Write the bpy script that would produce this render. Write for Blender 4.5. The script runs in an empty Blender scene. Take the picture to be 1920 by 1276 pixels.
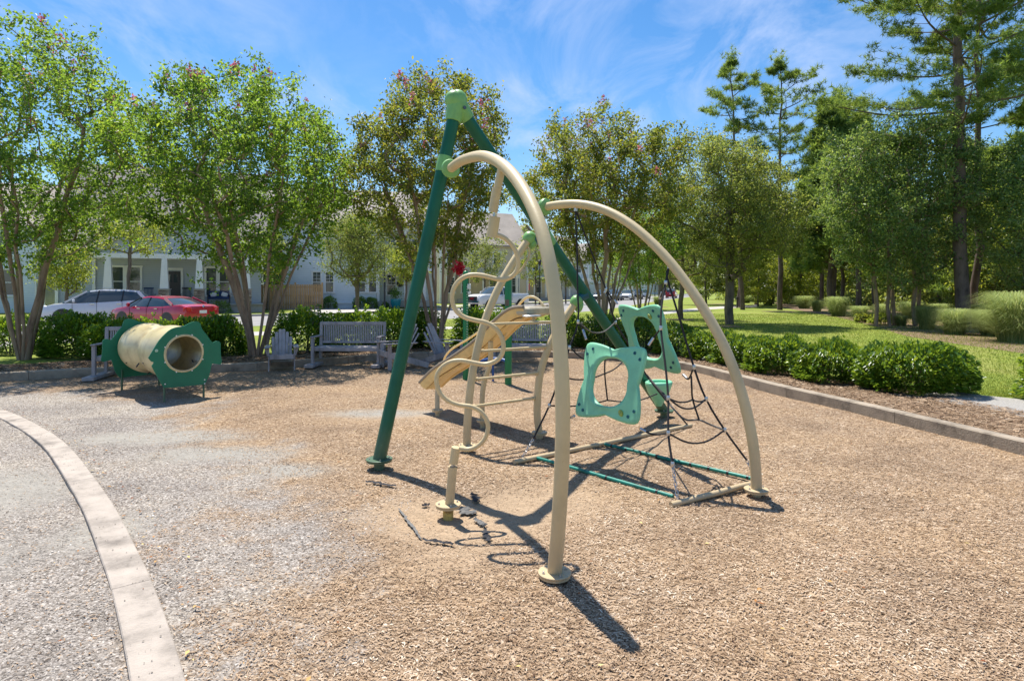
import bpy, math, random
import numpy as np
from mathutils import Vector, Matrix, noise as mnoise

R = math.radians
rnd = random.Random(7)
rng = np.random.default_rng(11)
scene = bpy.context.scene
COL = scene.collection

# ---------------------------------------------------------------- camera
cam_data = bpy.data.cameras.new("camera")
cam = bpy.data.objects.new("camera", cam_data)
COL.objects.link(cam)
FPX, CX, HY, EYE = 1150.0, 960.0, 542.0, 1.7      # focal length in photo pixels, centre column, horizon row, eye height
cam.location = (0, 0, EYE)
cam.rotation_euler = (R(90), 0, 0)
cam_data.sensor_width = 36.0
cam_data.lens = 36.0 * FPX / 1920.0
cam_data.shift_y = -(638.0 - HY) / 1920.0
cam_data.clip_start = 0.05
cam_data.clip_end = 3000
scene.camera = cam

# ---------------------------------------------------------------- light and sky
SUNK = (0.185, -0.405)                            # where the shadow of a point 1 m up falls
sun_dir = Vector((-SUNK[0], -SUNK[1], 1.0)).normalized()
elev = math.asin(sun_dir.z)
az = math.atan2(sun_dir.x, sun_dir.y)
sun_data = bpy.data.lights.new("sun", 'SUN')
sun_data.energy = 5.0
sun_data.angle = R(0.5)
sun_data.color = (1.0, 0.95, 0.87)
sun = bpy.data.objects.new("sun", sun_data)
COL.objects.link(sun)
sun.rotation_euler = (-sun_dir).to_track_quat('-Z', 'Y').to_euler()
sun.location = (-5, 12, 30)

world = bpy.data.worlds.new("World")
scene.world = world
world.use_nodes = True
wn, wl = world.node_tree.nodes, world.node_tree.links
wn.clear()
w_out = wn.new('ShaderNodeOutputWorld')
w_bg = wn.new('ShaderNodeBackground')
w_sky = wn.new('ShaderNodeTexSky')
w_sky.sky_type = 'NISHITA'
w_sky.sun_disc = False
w_sky.sun_elevation = elev
w_sky.sun_rotation = az
w_sky.air_density = 1.0
w_sky.dust_density = 0.4
w_sky.ozone_density = 2.5
w_bg.inputs['Strength'].default_value = 0.128
w_hsv = wn.new('ShaderNodeHueSaturation')
w_hsv.inputs['Saturation'].default_value = 1.34
w_hsv.inputs['Value'].default_value = 0.86
wl.new(w_sky.outputs[0], w_hsv.inputs['Color'])
# thin wisps of high cloud, laid out on a plane high above (direction / height)
w_tc = wn.new('ShaderNodeTexCoord')
w_sep = wn.new('ShaderNodeSeparateXYZ')
wl.new(w_tc.outputs['Generated'], w_sep.inputs[0])
def wmath(op, a, b=None, c=None):
    n = wn.new('ShaderNodeMath'); n.operation = op
    for i, v in enumerate((a, b, c)):
        if v is None: continue
        if isinstance(v, (int, float)): n.inputs[i].default_value = v
        else: wl.new(v, n.inputs[i])
    return n.outputs[0]
zc = wmath('MAXIMUM', wmath('ADD', w_sep.outputs['Z'], 0.12), 0.05)
w_comb = wn.new('ShaderNodeCombineXYZ')
wl.new(wmath('DIVIDE', w_sep.outputs['X'], zc), w_comb.inputs[0])
wl.new(wmath('DIVIDE', w_sep.outputs['Y'], zc), w_comb.inputs[1])
w_map = wn.new('ShaderNodeMapping')
w_map.inputs['Rotation'].default_value = (0, 0, R(38))
w_map.inputs['Scale'].default_value = (2.1, 0.95, 1)
w_map.inputs['Location'].default_value = (0.8, 0.35, 0)
wl.new(w_comb.outputs[0], w_map.inputs[0])
w_n1 = wn.new('ShaderNodeTexNoise')
w_n1.inputs['Scale'].default_value = 1.5
w_n1.inputs['Detail'].default_value = 9
w_n1.inputs['Roughness'].default_value = 0.62
w_n1.inputs['Distortion'].default_value = 0.7
wl.new(w_map.outputs[0], w_n1.inputs['Vector'])
w_n2 = wn.new('ShaderNodeTexNoise')
w_n2.inputs['Scale'].default_value = 0.55
w_n2.inputs['Detail'].default_value = 3
wl.new(w_comb.outputs[0], w_n2.inputs['Vector'])
w_r1 = wn.new('ShaderNodeMapRange')
w_r1.inputs['From Min'].default_value = 0.42; w_r1.inputs['From Max'].default_value = 0.78
wl.new(w_n1.outputs['Fac'], w_r1.inputs['Value'])
w_r2 = wn.new('ShaderNodeMapRange')
w_r2.inputs['From Min'].default_value = 0.38; w_r2.inputs['From Max'].default_value = 0.58
wl.new(w_n2.outputs['Fac'], w_r2.inputs['Value'])
cl = wmath('MULTIPLY', w_r1.outputs[0], w_r2.outputs[0])
# thin veil that thickens towards the horizon
veil = wmath('MULTIPLY', wmath('POWER', wmath('MAXIMUM', wmath('SUBTRACT', 1.0, w_sep.outputs['Z']), 0.0), 7.0), 0.16)
fac = wmath('MINIMUM', wmath('ADD', wmath('MULTIPLY', cl, 0.85), veil), 0.9)
w_mix = wn.new('ShaderNodeMix'); w_mix.data_type = 'RGBA'
wl.new(fac, w_mix.inputs[0])
wl.new(w_hsv.outputs[0], w_mix.inputs[6])
w_mix.inputs[7].default_value = (3.8, 4.4, 5.9, 1)
wl.new(w_mix.outputs[2], w_bg.inputs['Color'])
wl.new(w_bg.outputs[0], w_out.inputs[0])

scene.view_settings.view_transform = 'Standard'
scene.view_settings.look = 'None'
scene.view_settings.exposure = 0.6
scene.view_settings.gamma = 1.0
scene.view_settings.use_curve_mapping = False
scene.render.engine = 'CYCLES'
scene.cycles.max_bounces = 8
scene.cycles.transparent_max_bounces = 12
scene.cycles.caustics_reflective = False
scene.cycles.caustics_refractive = False

# ---------------------------------------------------------------- measuring helpers
def P(px, py, D):
    return Vector(((px - CX) / FPX * D, D, EYE - (py - HY) / FPX * D))
def G(px, py, z=0.0):
    D = (EYE - z) * FPX / (py - HY)
    return Vector(((px - CX) / FPX * D, D, z))
def on_plane(px, py, A, B):
    """point of the upright plane through A and B seen at a photo pixel"""
    dx, dy = B[0] - A[0], B[1] - A[1]
    k = (px - CX) / FPX
    t = (k * A[1] - A[0]) / (dx - k * dy)
    D = A[1] + dy * t
    return P(px, py, D)

# ---------------------------------------------------------------- materials
MATS = {}
def new_mat(name):
    m = bpy.data.materials.new(name); m.use_nodes = True
    nt = m.node_tree; nt.nodes.clear()
    out = nt.nodes.new('ShaderNodeOutputMaterial')
    return m, nt, out
def N(nt, kind, **kw):
    n = nt.nodes.new(kind)
    for k, v in kw.items():
        if k in n.inputs: 
            n.inputs[k].default_value = v
        else: setattr(n, k, v)
    return n
def ramp(nt, src, stops):
    r = nt.nodes.new('ShaderNodeValToRGB')
    els = r.color_ramp.elements
    while len(els) < len(stops): els.new(0.5)
    for e, (p, c) in zip(els, stops):
        e.position = p; e.color = (c[0], c[1], c[2], 1)
    nt.links.new(src, r.inputs[0])
    return r.outputs[0]
def dark(c, k): return (c[0]*k, c[1]*k, c[2]*k)
def mat(name, col, rough=0.5, var=0.15, scale=6.0, bump=0.0, bscale=40.0, metal=0.0, spec=0.5, stretch=None, col2=None, coat=0.0, scuff=None, dust=0.0):
    """painted or plain surface: a base colour that drifts a little, fine relief, soft dirt"""
    if name in MATS: return MATS[name]
    m, nt, out = new_mat(name); L = nt.links.new
    b = N(nt, 'ShaderNodeBsdfPrincipled')
    b.inputs['Roughness'].default_value = rough
    b.inputs['Metallic'].default_value = metal
    b.inputs['Specular IOR Level'].default_value = spec
    b.inputs['Coat Weight'].default_value = coat
    tc = N(nt, 'ShaderNodeTexCoord')
    vec = tc.outputs['Object']
    if stretch:
        mp = N(nt, 'ShaderNodeMapping'); mp.inputs['Scale'].default_value = stretch
        L(vec, mp.inputs[0]); vec = mp.outputs[0]
    n = N(nt, 'ShaderNodeTexNoise', Scale=scale, Detail=6.0, Roughness=0.65)
    L(vec, n.inputs['Vector'])
    c2 = col2 or dark(col, 1 - var*1.6)
    c3 = tuple(min(1, x*(1+var*0.6)) for x in col)
    basec = ramp(nt, n.outputs['Fac'], [(0.3, c2), (0.52, col), (0.72, c3)])
    if scuff:
        ns = N(nt, 'ShaderNodeTexNoise', Scale=26.0, Detail=5.0, Roughness=0.75); ms_ = N(nt, 'ShaderNodeMapping'); ms_.inputs['Scale'].default_value = (1, 1, .35)
        L(tc.outputs['Object'], ms_.inputs[0]); L(ms_.outputs[0], ns.inputs['Vector'])
        mx = N(nt, 'ShaderNodeMix', data_type='RGBA'); L(ramp(nt, ns.outputs['Fac'], [(0.0, (0,0,0)), (0.665, (0,0,0)), (0.70, (1,1,1))]), mx.inputs[0])
        L(basec, mx.inputs[6]); mx.inputs[7].default_value = (*scuff, 1); basec = mx.outputs[2]
        rr = ramp(nt, n.outputs['Fac'], [(0.3, (min(1, rough+.22),)*3), (0.7, (rough,)*3)]); L(rr, b.inputs['Roughness'])
    if dust > 0:
        sp = N(nt, 'ShaderNodeSeparateXYZ'); L(tc.outputs['Object'], sp.inputs[0])
        mr = N(nt, 'ShaderNodeMapRange'); mr.inputs['From Min'].default_value = .45; mr.inputs['From Max'].default_value = 0.02; L(sp.outputs['Z'], mr.inputs['Value'])
        mu = N(nt, 'ShaderNodeMath', operation='MULTIPLY'); L(mr.outputs[0], mu.inputs[0]); L(n.outputs['Fac'], mu.inputs[1])
        mu2 = N(nt, 'ShaderNodeMath', operation='MULTIPLY'); L(mu.outputs[0], mu2.inputs[0]); mu2.inputs[1].default_value = dust*2
        mx = N(nt, 'ShaderNodeMix', data_type='RGBA'); L(mu2.outputs[0], mx.inputs[0]); L(basec, mx.inputs[6]); mx.inputs[7].default_value = (.34, .25, .17, 1); basec = mx.outputs[2]
    L(basec, b.inputs['Base Color'])
    if bump > 0:
        n2 = N(nt, 'ShaderNodeTexNoise', Scale=bscale, Detail=4.0)
        L(vec, n2.inputs['Vector'])
        bp = N(nt, 'ShaderNodeBump', Strength=bump, Distance=0.01)
        L(n2.outputs['Fac'], bp.inputs['Height']); L(bp.outputs[0], b.inputs['Normal'])
    L(b.outputs[0], out.inputs[0])
    MATS[name] = m
    return m
def leaf_mat(name, c_dark, c_mid, c_lit, trans, tw=0.45, rough=0.42, spec=0.5):
    m, nt, out = new_mat(name); L = nt.links.new
    at = N(nt, 'ShaderNodeAttribute', attribute_name='tint')
    colo = ramp(nt, at.outputs['Fac'], [(0.0, c_dark), (0.5, c_mid), (1.0, c_lit)])
    b = N(nt, 'ShaderNodeBsdfPrincipled')
    b.inputs['Roughness'].default_value = rough
    b.inputs['Specular IOR Level'].default_value = spec
    L(colo, b.inputs['Base Color'])
    t = N(nt, 'ShaderNodeBsdfTranslucent')
    mx = N(nt, 'ShaderNodeMix'); mx.data_type = 'RGBA'; mx.blend_type = 'MULTIPLY'
    mx.inputs[0].default_value = 0.35
    mx.inputs[6].default_value = (*trans, 1)
    L(colo, mx.inputs[7])
    rr = ramp(nt, at.outputs['Fac'], [(0.0, dark(trans, .55)), (0.6, trans), (1.0, (min(1,trans[0]*1.5), trans[1]*1.15, trans[2]))])
    L(rr, t.inputs['Color'])
    ms = N(nt, 'ShaderNodeMixShader'); ms.inputs[0].default_value = tw
    L(b.outputs[0], ms.inputs[1]); L(t.outputs[0], ms.inputs[2])
    L(ms.outputs[0], out.inputs[0])
    MATS[name] = m
    return m
def glass_mat(name, col=(0.03, 0.04, 0.05), rough=0.05):
    m, nt, out = new_mat(name)
    b = N(nt, 'ShaderNodeBsdfPrincipled')
    b.inputs['Base Color'].default_value = (*col, 1)
    b.inputs['Roughness'].default_value = rough
    b.inputs['Specular IOR Level'].default_value = 0.9
    nt.links.new(b.outputs[0], out.inputs[0])
    MATS[name] = m
    return m
def stripes_mat(name, col, pitch, depth=0.5, rough=0.55, col2=None, axis='Z', var=.06):
    """lap siding / shingle courses too far off to tell apart"""
    m, nt, out = new_mat(name); L = nt.links.new
    b = N(nt, 'ShaderNodeBsdfPrincipled'); b.inputs['Roughness'].default_value = rough
    tc = N(nt, 'ShaderNodeTexCoord'); s = N(nt, 'ShaderNodeSeparateXYZ')
    L(tc.outputs['Object'], s.inputs[0])
    d = N(nt, 'ShaderNodeMath', operation='DIVIDE'); L(s.outputs[axis], d.inputs[0]); d.inputs[1].default_value = pitch
    f = N(nt, 'ShaderNodeMath', operation='FRACT'); L(d.outputs[0], f.inputs[0])
    bp = N(nt, 'ShaderNodeBump', Strength=depth, Distance=0.02); L(f.outputs[0], bp.inputs['Height'])
    bp.invert = True
    L(bp.outputs[0], b.inputs['Normal'])
    n = N(nt, 'ShaderNodeTexNoise', Scale=0.8, Detail=5.0); L(tc.outputs['Object'], n.inputs['Vector'])
    base = ramp(nt, n.outputs['Fac'], [(0.3, dark(col, 1-2*var)), (0.7, col)])
    mx = N(nt, 'ShaderNodeMix'); mx.data_type = 'RGBA'
    L(ramp(nt, f.outputs[0], [(0.0, (1,1,1)), (0.08, (0,0,0)), (1.0, (0,0,0))]), mx.inputs[0])
    L(base, mx.inputs[6]); mx.inputs[7].default_value = (*(col2 or dark(col, .55)), 1)
    L(mx.outputs[2], b.inputs['Base Color'])
    L(b.outputs[0], out.inputs[0])
    MATS[name] = m
    return m

M_cream = mat('cream powder coat', (0.62, 0.485, 0.27), 0.34, var=.09, scale=3, bump=.08, bscale=60, scuff=(.50, .37, .20), dust=.4)
M_green = mat('dark green powder coat', (0.001, 0.098, 0.050), 0.36, var=.12, scale=4, bump=.05, bscale=50, spec=.4, scuff=(.02, .22, .13), dust=.25)
M_teal = mat('teal painted bar', (0.01, 0.22, 0.16), 0.45, var=.3, scale=14)
M_lime = mat('pale green clamp plastic', (0.20, 0.42, 0.13), 0.45, var=.1, scale=8, bump=.1, bscale=70)
M_mint = mat('mint moulded plastic', (0.22, 0.57, 0.345), 0.33, var=.13, scale=3, bump=.05, bscale=90, scuff=(.20, .50, .33))
M_blueplug = mat('blue green plastic', (0.005, 0.09, 0.13), 0.35, var=.1)
M_fish = mat('green sheet plastic', (0.003, 0.165, 0.085), 0.5, var=.12, scale=3, bump=.1, bscale=50)
M_tunnel = mat('worn beige plastic', (0.62, 0.52, 0.29), 0.32, var=.18, scale=4, bump=.1, bscale=20, col2=(0.44, 0.34, 0.18))
M_slide = mat('yellow tan slide plastic', (0.78, 0.57, 0.25), 0.36, var=.14, scale=4, bump=.1, bscale=30)
M_slidelip = mat('grey taupe slide rim', (0.30, 0.25, 0.19), 0.45, var=.15, scale=6)
M_steel = mat('galvanised steel', (0.55, 0.55, 0.56), 0.35, metal=.9, var=.15, scale=30)
M_rope = mat('black braided rope', (0.018, 0.018, 0.022), 0.75, var=.3, scale=60, bump=.6, bscale=300)
M_ropeg = mat('worn grey rope', (0.16, 0.15, 0.14), 0.8, var=.3, scale=60, bump=.6, bscale=300)
M_wood = mat('weathered grey teak', (0.37, 0.335, 0.33), 0.8, var=.3, scale=5, bump=.5, bscale=30, stretch=(1, 1, .25))
M_fencewood = mat('tan fence boards', (0.42, 0.27, 0.14), 0.8, var=.3, scale=3, bump=.4, bscale=20)
M_conc = mat('pale concrete', (0.395, 0.34, 0.285), 0.85, var=.30, scale=4, bump=.5, bscale=70, scuff=(.33, .27, .22))
M_kerb = mat('weathered kerb concrete', (0.33, 0.28, 0.215), 0.9, var=.42, scale=3.5, bump=.7, bscale=50, scuff=(.15, .13, .10), dust=.3)
M_asph = mat('light asphalt', (0.27, 0.26, 0.25), 0.9, var=.12, scale=.6, bump=.5, bscale=60)
M_walk = mat('sidewalk concrete', (0.44, 0.41, 0.37), 0.9, var=.12, scale=.8, bump=.2, bscale=30)
M_black = mat('black painted metal', (0.015, 0.015, 0.017), 0.4, var=.1)
M_fabric = mat('black torn fabric', (0.03, 0.03, 0.035), 0.85, var=.3, scale=20, bump=.8, bscale=90)
M_fabricg = mat('grey geotextile', (0.16, 0.155, 0.145), 0.9, var=.2, scale=20, bump=.6, bscale=120)
M_white = mat('white trim paint', (0.80, 0.79, 0.77), 0.5, var=.04, scale=2)
M_glass = glass_mat('dark window glass', (0.05, 0.065, 0.07))
M_carglass = glass_mat('tinted car glass', (0.04, 0.06, 0.065), .03)
M_tyre = mat('tyre rubber', (0.02, 0.02, 0.02), 0.85, var=.2)
M_rim = mat('wheel alloy', (0.5, 0.5, 0.52), 0.3, metal=.8, var=.1)
M_redpaint = mat('metallic red car paint', (0.50, 0.012, 0.03), 0.22, var=.06, coat=.8)
M_silver = mat('silver white car paint', (0.62, 0.63, 0.66), 0.25, var=.04, coat=.8)
M_whitecar = mat('white car paint', (0.75, 0.75, 0.75), 0.25, var=.03, coat=.8)
M_bluecar = mat('grey blue car paint', (0.12, 0.16, 0.20), 0.25, var=.05, coat=.8)
M_darkcar = mat('dark car paint', (0.03, 0.035, 0.045), 0.22, var=.05, coat=.8)
M_tail = mat('red lamp plastic', (0.55, 0.01, 0.01), 0.2, var=.1)
M_lamp = mat('clear lamp plastic', (0.7, 0.7, 0.68), 0.15, var=.1)
M_chrome = mat('bright trim', (0.75, 0.75, 0.76), 0.12, metal=1.0, var=.03)
M_side_grey = stripes_mat('blue grey lap siding', (0.46, 0.50, 0.55), 0.16)
M_side_blue = stripes_mat('pale blue lap siding', (0.72, 0.78, 0.82), 0.16)
M_side_beige = stripes_mat('beige lap siding', (0.74, 0.62, 0.42), 0.16)
M_side_white = stripes_mat('white lap siding', (0.76, 0.77, 0.74), 0.16)
M_side_mint = stripes_mat('grey green lap siding', (0.66, 0.72, 0.66), 0.16)
M_roof = stripes_mat('grey asphalt shingles', (0.40, 0.345, 0.31), 0.14, .6, .95, var=.12)
M_roof2 = stripes_mat('brown asphalt shingles', (0.42, 0.36, 0.30), 0.14, .6, .95, var=.12)
M_brick = mat('tan grey brick', (0.34, 0.25, 0.21), 0.9, var=.5, scale=7, bump=.5, bscale=30)
M_mortar = mat('pale mortar', (0.42, 0.38, 0.34), 0.95, var=.1)
M_bark = mat('crepe myrtle bark', (0.33, 0.225, 0.15), 0.75, var=.35, scale=5, bump=.4, bscale=18, stretch=(1, 1, .3), col2=(0.13, 0.08, 0.055))
M_oakbark = mat('oak bark', (0.16, 0.125, 0.095), 0.95, var=.4, scale=6, bump=1.0, bscale=16, stretch=(1, 1, .35))
M_pinebark = mat('pine bark', (0.15, 0.105, 0.085), 0.95, var=.4, scale=5, bump=1.0, bscale=12, stretch=(1, 1, .35))
M_pot = mat('turquoise glazed pot', (0.02, 0.25, 0.33), 0.25, var=.1)
M_door = mat('grey painted door', (0.06, 0.05, 0.05), 0.5, var=.1)
M_denim = mat('blue cushion cloth', (0.02, 0.05, 0.14), 0.8, var=.2)
M_blacksoil = mat('dark mulch bed', (0.09, 0.055, 0.035), 0.95, var=.5, scale=25, bump=1, bscale=80)
M_pinestraw = mat('pine straw bed', (0.24, 0.16, 0.095), 0.95, var=.6, scale=30, bump=1, bscale=90)
M_smallgravel = mat('grey gravel path', (0.36, 0.34, 0.31), 0.95, var=.3, scale=40, bump=1, bscale=120)
M_pink = leaf_mat('pink crepe blossom', (0.45, 0.10, 0.16), (0.62, 0.20, 0.27), (0.75, 0.35, 0.40), (0.7, 0.2, 0.3), .4, .7)
M_crepe = leaf_mat('crepe myrtle leaves', (0.024, 0.062, 0.014), (0.075, 0.160, 0.028), (0.23, 0.28, 0.045), (0.38, 0.60, 0.06), .47, .46, .35)
M_crepe2 = leaf_mat('reddish crepe myrtle leaves', (0.030, 0.058, 0.014), (0.095, 0.140, 0.028), (0.27, 0.20, 0.045), (0.43, 0.50, 0.06), .44, .46, .35)
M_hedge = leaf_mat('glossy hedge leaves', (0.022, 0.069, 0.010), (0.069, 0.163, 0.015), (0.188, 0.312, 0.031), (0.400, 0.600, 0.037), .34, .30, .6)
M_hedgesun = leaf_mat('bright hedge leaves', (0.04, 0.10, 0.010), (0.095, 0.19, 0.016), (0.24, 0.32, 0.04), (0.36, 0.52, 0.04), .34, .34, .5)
M_oak = leaf_mat('oak leaves', (0.056, 0.084, 0.025), (0.154, 0.196, 0.056), (0.336, 0.336, 0.119), (0.425, 0.500, 0.088), .50, .45, .35)
M_holly = leaf_mat('holly leaves', (0.033, 0.078, 0.030), (0.120, 0.203, 0.068), (0.360, 0.435, 0.180), (0.375, 0.525, 0.100), .45, .42, .35)
M_pine = leaf_mat('pine needles', (0.042, 0.090, 0.030), (0.135, 0.225, 0.053), (0.285, 0.315, 0.075), (0.375, 0.500, 0.075), .46, .45, .35)
M_lime_leaf = leaf_mat('yellow green leaves', (0.072, 0.120, 0.017), (0.180, 0.240, 0.034), (0.360, 0.360, 0.048), (0.600, 0.696, 0.072), .45, .4, .4)
M_tallgrass = leaf_mat('ornamental grass blades', (0.12, 0.19, 0.05), (0.28, 0.36, 0.12), (0.50, 0.52, 0.25), (0.45, 0.55, 0.16), .42, .5, .3)
M_lawnblade = leaf_mat('lawn blades', (0.14, 0.20, 0.03), (0.25, 0.31, 0.05), (0.40, 0.40, 0.10), (0.40, 0.48, 0.08), .35, .55, .3)
M_flag = mat('faded flag cloth', (0.65, 0.35, 0.35), 0.8, var=.5, scale=4)

# ---------------------------------------------------------------- mesh helpers
OFF = {}
class MB:
    """collects shapes; build() links them as one mesh object"""
    def __init__(s): s.v = []; s.f = []; s.n = 0
    def add(s, verts, faces):
        b = s.n
        s.v.extend([tuple(p) for p in verts]); s.n += len(verts)
        s.f.extend([tuple(i + b for i in f) for f in faces])
        return s
    def box(s, c, size, rot=None, bev=0.0):
        hx, hy, hz = size[0]/2, size[1]/2, size[2]/2
        c = Vector(c); rot = rot or Matrix.Identity(3)
        if bev <= 0:
            vs = [rot @ Vector((x, y, z)) + c for x in (-hx, hx) for y in (-hy, hy) for z in (-hz, hz)]
            return s.add(vs, [(0,1,3,2),(4,6,7,5),(0,4,5,1),(2,3,7,6),(0,2,6,4),(1,5,7,3)])
        # chamfered along all upright and level edges
        b = min(bev, hx*.49, hy*.49, hz*.49)
        rings = []
        for z, k in ((-hz, b), (-hz+b, 0), (hz-b, 0), (hz, b)):
            x, y = hx-k, hy-k
            q = b if k == 0 else b*.4
            rings.append([(x-q,-y),(x,-y+q),(x,y-q),(x-q,y),(-x+q,y),(-x,y-q),(-x,-y+q),(-x+q,-y)])
        vs = []; fs = []
        for (z, ring) in zip((-hz, -hz+b, hz-b, hz), rings):
            vs += [rot @ Vector((p[0], p[1], z)) + c for p in ring]
        for r in range(3):
            for i in range(8):
                j = (i+1) % 8
                fs.append((r*8+i, r*8+j, r*8+8+j, r*8+8+i))
        fs.append(tuple(range(7, -1, -1))); fs.append(tuple(range(24, 32)))
        return s.add(vs, fs)
    def bar(s, a, b, w, t, up=(0, 0, 1), bev=0.004):
        a, b = Vector(a), Vector(b); d = b - a
        z = d.normalized(); u = Vector(up)
        x = u.cross(z)
        if x.length < 1e-4: x = Vector((1, 0, 0)).cross(z)
        x.normalize(); y = z.cross(x)
        m = Matrix((x, y, z)).transposed()
        return s.box((a+b)/2, (w, t, d.length), m, bev)
    def tube(s, pts, r, seg=10, cap=True, flat=None):
        pts = [Vector(p) for p in pts]; n = len(pts)
        rs = r if isinstance(r, (list, tuple)) else [r]*n
        t0 = (pts[1]-pts[0]).normalized()
        u = t0.orthogonal().normalized()
        vs = []
        for i in range(n):
            t = (pts[min(i+1, n-1)] - pts[max(i-1, 0)])
            t = t.normalized() if t.length > 1e-9 else t0
            u = (u - t*u.dot(t))
            u = u.normalized() if u.length > 1e-6 else t.orthogonal().normalized()
            w = t.cross(u)
            for k in range(seg):
                a = 2*math.pi*k/seg
                vs.append(pts[i] + (u*math.cos(a) + w*math.sin(a))*rs[i])
        fs = []
        for i in range(n-1):
            for k in range(seg):
                k2 = (k+1) % seg
                fs.append((i*seg+k, i*seg+k2, (i+1)*seg+k2, (i+1)*seg+k))
        if cap:
            fs.append(tuple(range(seg-1, -1, -1))); fs.append(tuple(range((n-1)*seg, n*seg)))
        return s.add(vs, fs)
    def lathe(s, prof, c=(0, 0, 0), axis=(0, 0, 1), seg=20, sx=1.0, sy=1.0, close=False):
        ax = Vector(axis).normalized(); u = ax.orthogonal().normalized(); w = ax.cross(u); c = Vector(c)
        vs = []
        for (r, h) in prof:
            for k in range(seg):
                a = 2*math.pi*k/seg
                vs.append(c + ax*h + u*(r*math.cos(a)*sx) + w*(r*math.sin(a)*sy))
        fs = []; m = len(prof)
        for i in range(m-1 if not close else m):
            j = (i+1) % m
            for k in range(seg):
                k2 = (k+1) % seg
                fs.append((i*seg+k, i*seg+k2, j*seg+k2, j*seg+k))
        if not close:
            if prof[0][0] > 1e-6: fs.append(tuple(range(seg-1, -1, -1)))
            if prof[-1][0] > 1e-6: fs.append(tuple(range((m-1)*seg, m*seg)))
        return s.add(vs, fs)
    def prism(s, outline, y0, y1, T=None):
        """outline in (x, z), pushed from y0 to y1"""
        n = len(outline)
        vs = [Vector((x, y0, z)) for x, z in outline] + [Vector((x, y1, z)) for x, z in outline]
        if T is not None: vs = [T @ v for v in vs]
        fs = [tuple(range(n)), tuple(range(2*n-1, n-1, -1))]
        for i in range(n):
            j = (i+1) % n
            fs.append((i, n+i, n+j, j))
        return s.add(vs, fs)
    def build(s, name, material, parent=None, smooth=False, autosmooth=None):
        me = bpy.data.meshes.new(name)
        off = OFF.get(parent.name, None) if parent is not None else None
        vs = s.v
        if off is not None: vs = [(x-off[0], y-off[1], z-off[2]) for x, y, z in vs]
        me.from_pydata([tuple(v) for v in vs], [], s.f)
        if isinstance(material, str): material = MATS[material]
        me.materials.append(material)
        if smooth:
            if autosmooth is None: autosmooth = 40
            me.polygons.foreach_set('use_smooth', [True]*len(me.polygons))
            me.set_sharp_from_angle(angle=R(autosmooth))
        me.update()
        o = bpy.data.objects.new(name, me)
        COL.objects.link(o)
        if parent is not None:
            o.parent = parent
            if off is not None: OFF[o.name] = off
        return o
def np_obj(name, verts, faces, material, parent=None, tint=None, smooth=False):
    """verts (n,3) array, faces (m,k) array of equal-sided faces, tint one value per face"""
    me = bpy.data.meshes.new(name)
    k = faces.shape[1]; m = len(faces)
    me.vertices.add(len(verts)); me.vertices.foreach_set('co', np.ascontiguousarray(verts, dtype=np.float32).ravel())
    me.loops.add(m*k); me.loops.foreach_set('vertex_index', np.ascontiguousarray(faces, dtype=np.int32).ravel())
    me.polygons.add(m)
    me.polygons.foreach_set('loop_start', np.arange(0, m*k, k, dtype=np.int32))
    me.polygons.foreach_set('loop_total', np.full(m, k, dtype=np.int32))
    if smooth: me.polygons.foreach_set('use_smooth', np.ones(m, dtype=bool))
    me.update(calc_edges=True)
    if tint is not None:
        a = me.attributes.new('tint', 'FLOAT', 'FACE')
        a.data.foreach_set('value', np.ascontiguousarray(tint, dtype=np.float32))
    me.materials.append(material)
    o = bpy.data.objects.new(name, me); COL.objects.link(o)
    if parent is not None: o.parent = parent
    return o
def thing(name, label, cat, loc=(0, 0, 0), rotz=0.0, group=None, world=False):
    o = bpy.data.objects.new(name, None); COL.objects.link(o)
    o.location = loc; o.rotation_euler = (0, 0, rotz)
    o.empty_display_size = .2
    o['label'] = label; o['category'] = cat
    if group: o['group'] = group
    if world: OFF[o.name] = tuple(loc)
    return o
def tag(o, label, cat, group=None, kind=None):
    o['label'] = label; o['category'] = cat
    if group: o['group'] = group
    if kind: o['kind'] = kind
    return o
def struct(o): o['kind'] = 'structure'; return o
def kids(o): return [c for c in bpy.data.objects if c.parent == o]
KIDS = {}
def copy_tree(o, parent=None, km=None):
    if km is None:
        km = {}
        for c in bpy.data.objects:
            if c.parent: km.setdefault(c.parent.name, []).append(c)
    c = o.copy(); COL.objects.link(c)
    if parent is not None: c.parent = parent
    for ch in km.get(o.name, []): copy_tree(ch, c, km)
    return c
def place(o, loc, rotz=0.0, sc=1.0, label=None, group=None):
    o.location = loc; o.rotation_euler = (0, 0, rotz)
    o.scale = (sc, sc, sc) if isinstance(sc, (int, float)) else sc
    if label: o['label'] = label
    if group: o['group'] = group
    return o
def smooth(pts, n=8):
    """Catmull-Rom through the points"""
    pts = [Vector(p) for p in pts]
    if len(pts) < 3: return pts
    ext = [pts[0]*2-pts[1]] + pts + [pts[-1]*2-pts[-2]]
    out = []
    for i in range(1, len(ext)-2):
        p0, p1, p2, p3 = ext[i-1:i+3]
        for k in range(n):
            t = k/n
            out.append(0.5*((2*p1) + (p2-p0)*t + (2*p0-5*p1+4*p2-p3)*t*t + (3*p1-p0-3*p2+p3)*t**3))
    out.append(pts[-1])
    return out
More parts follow.
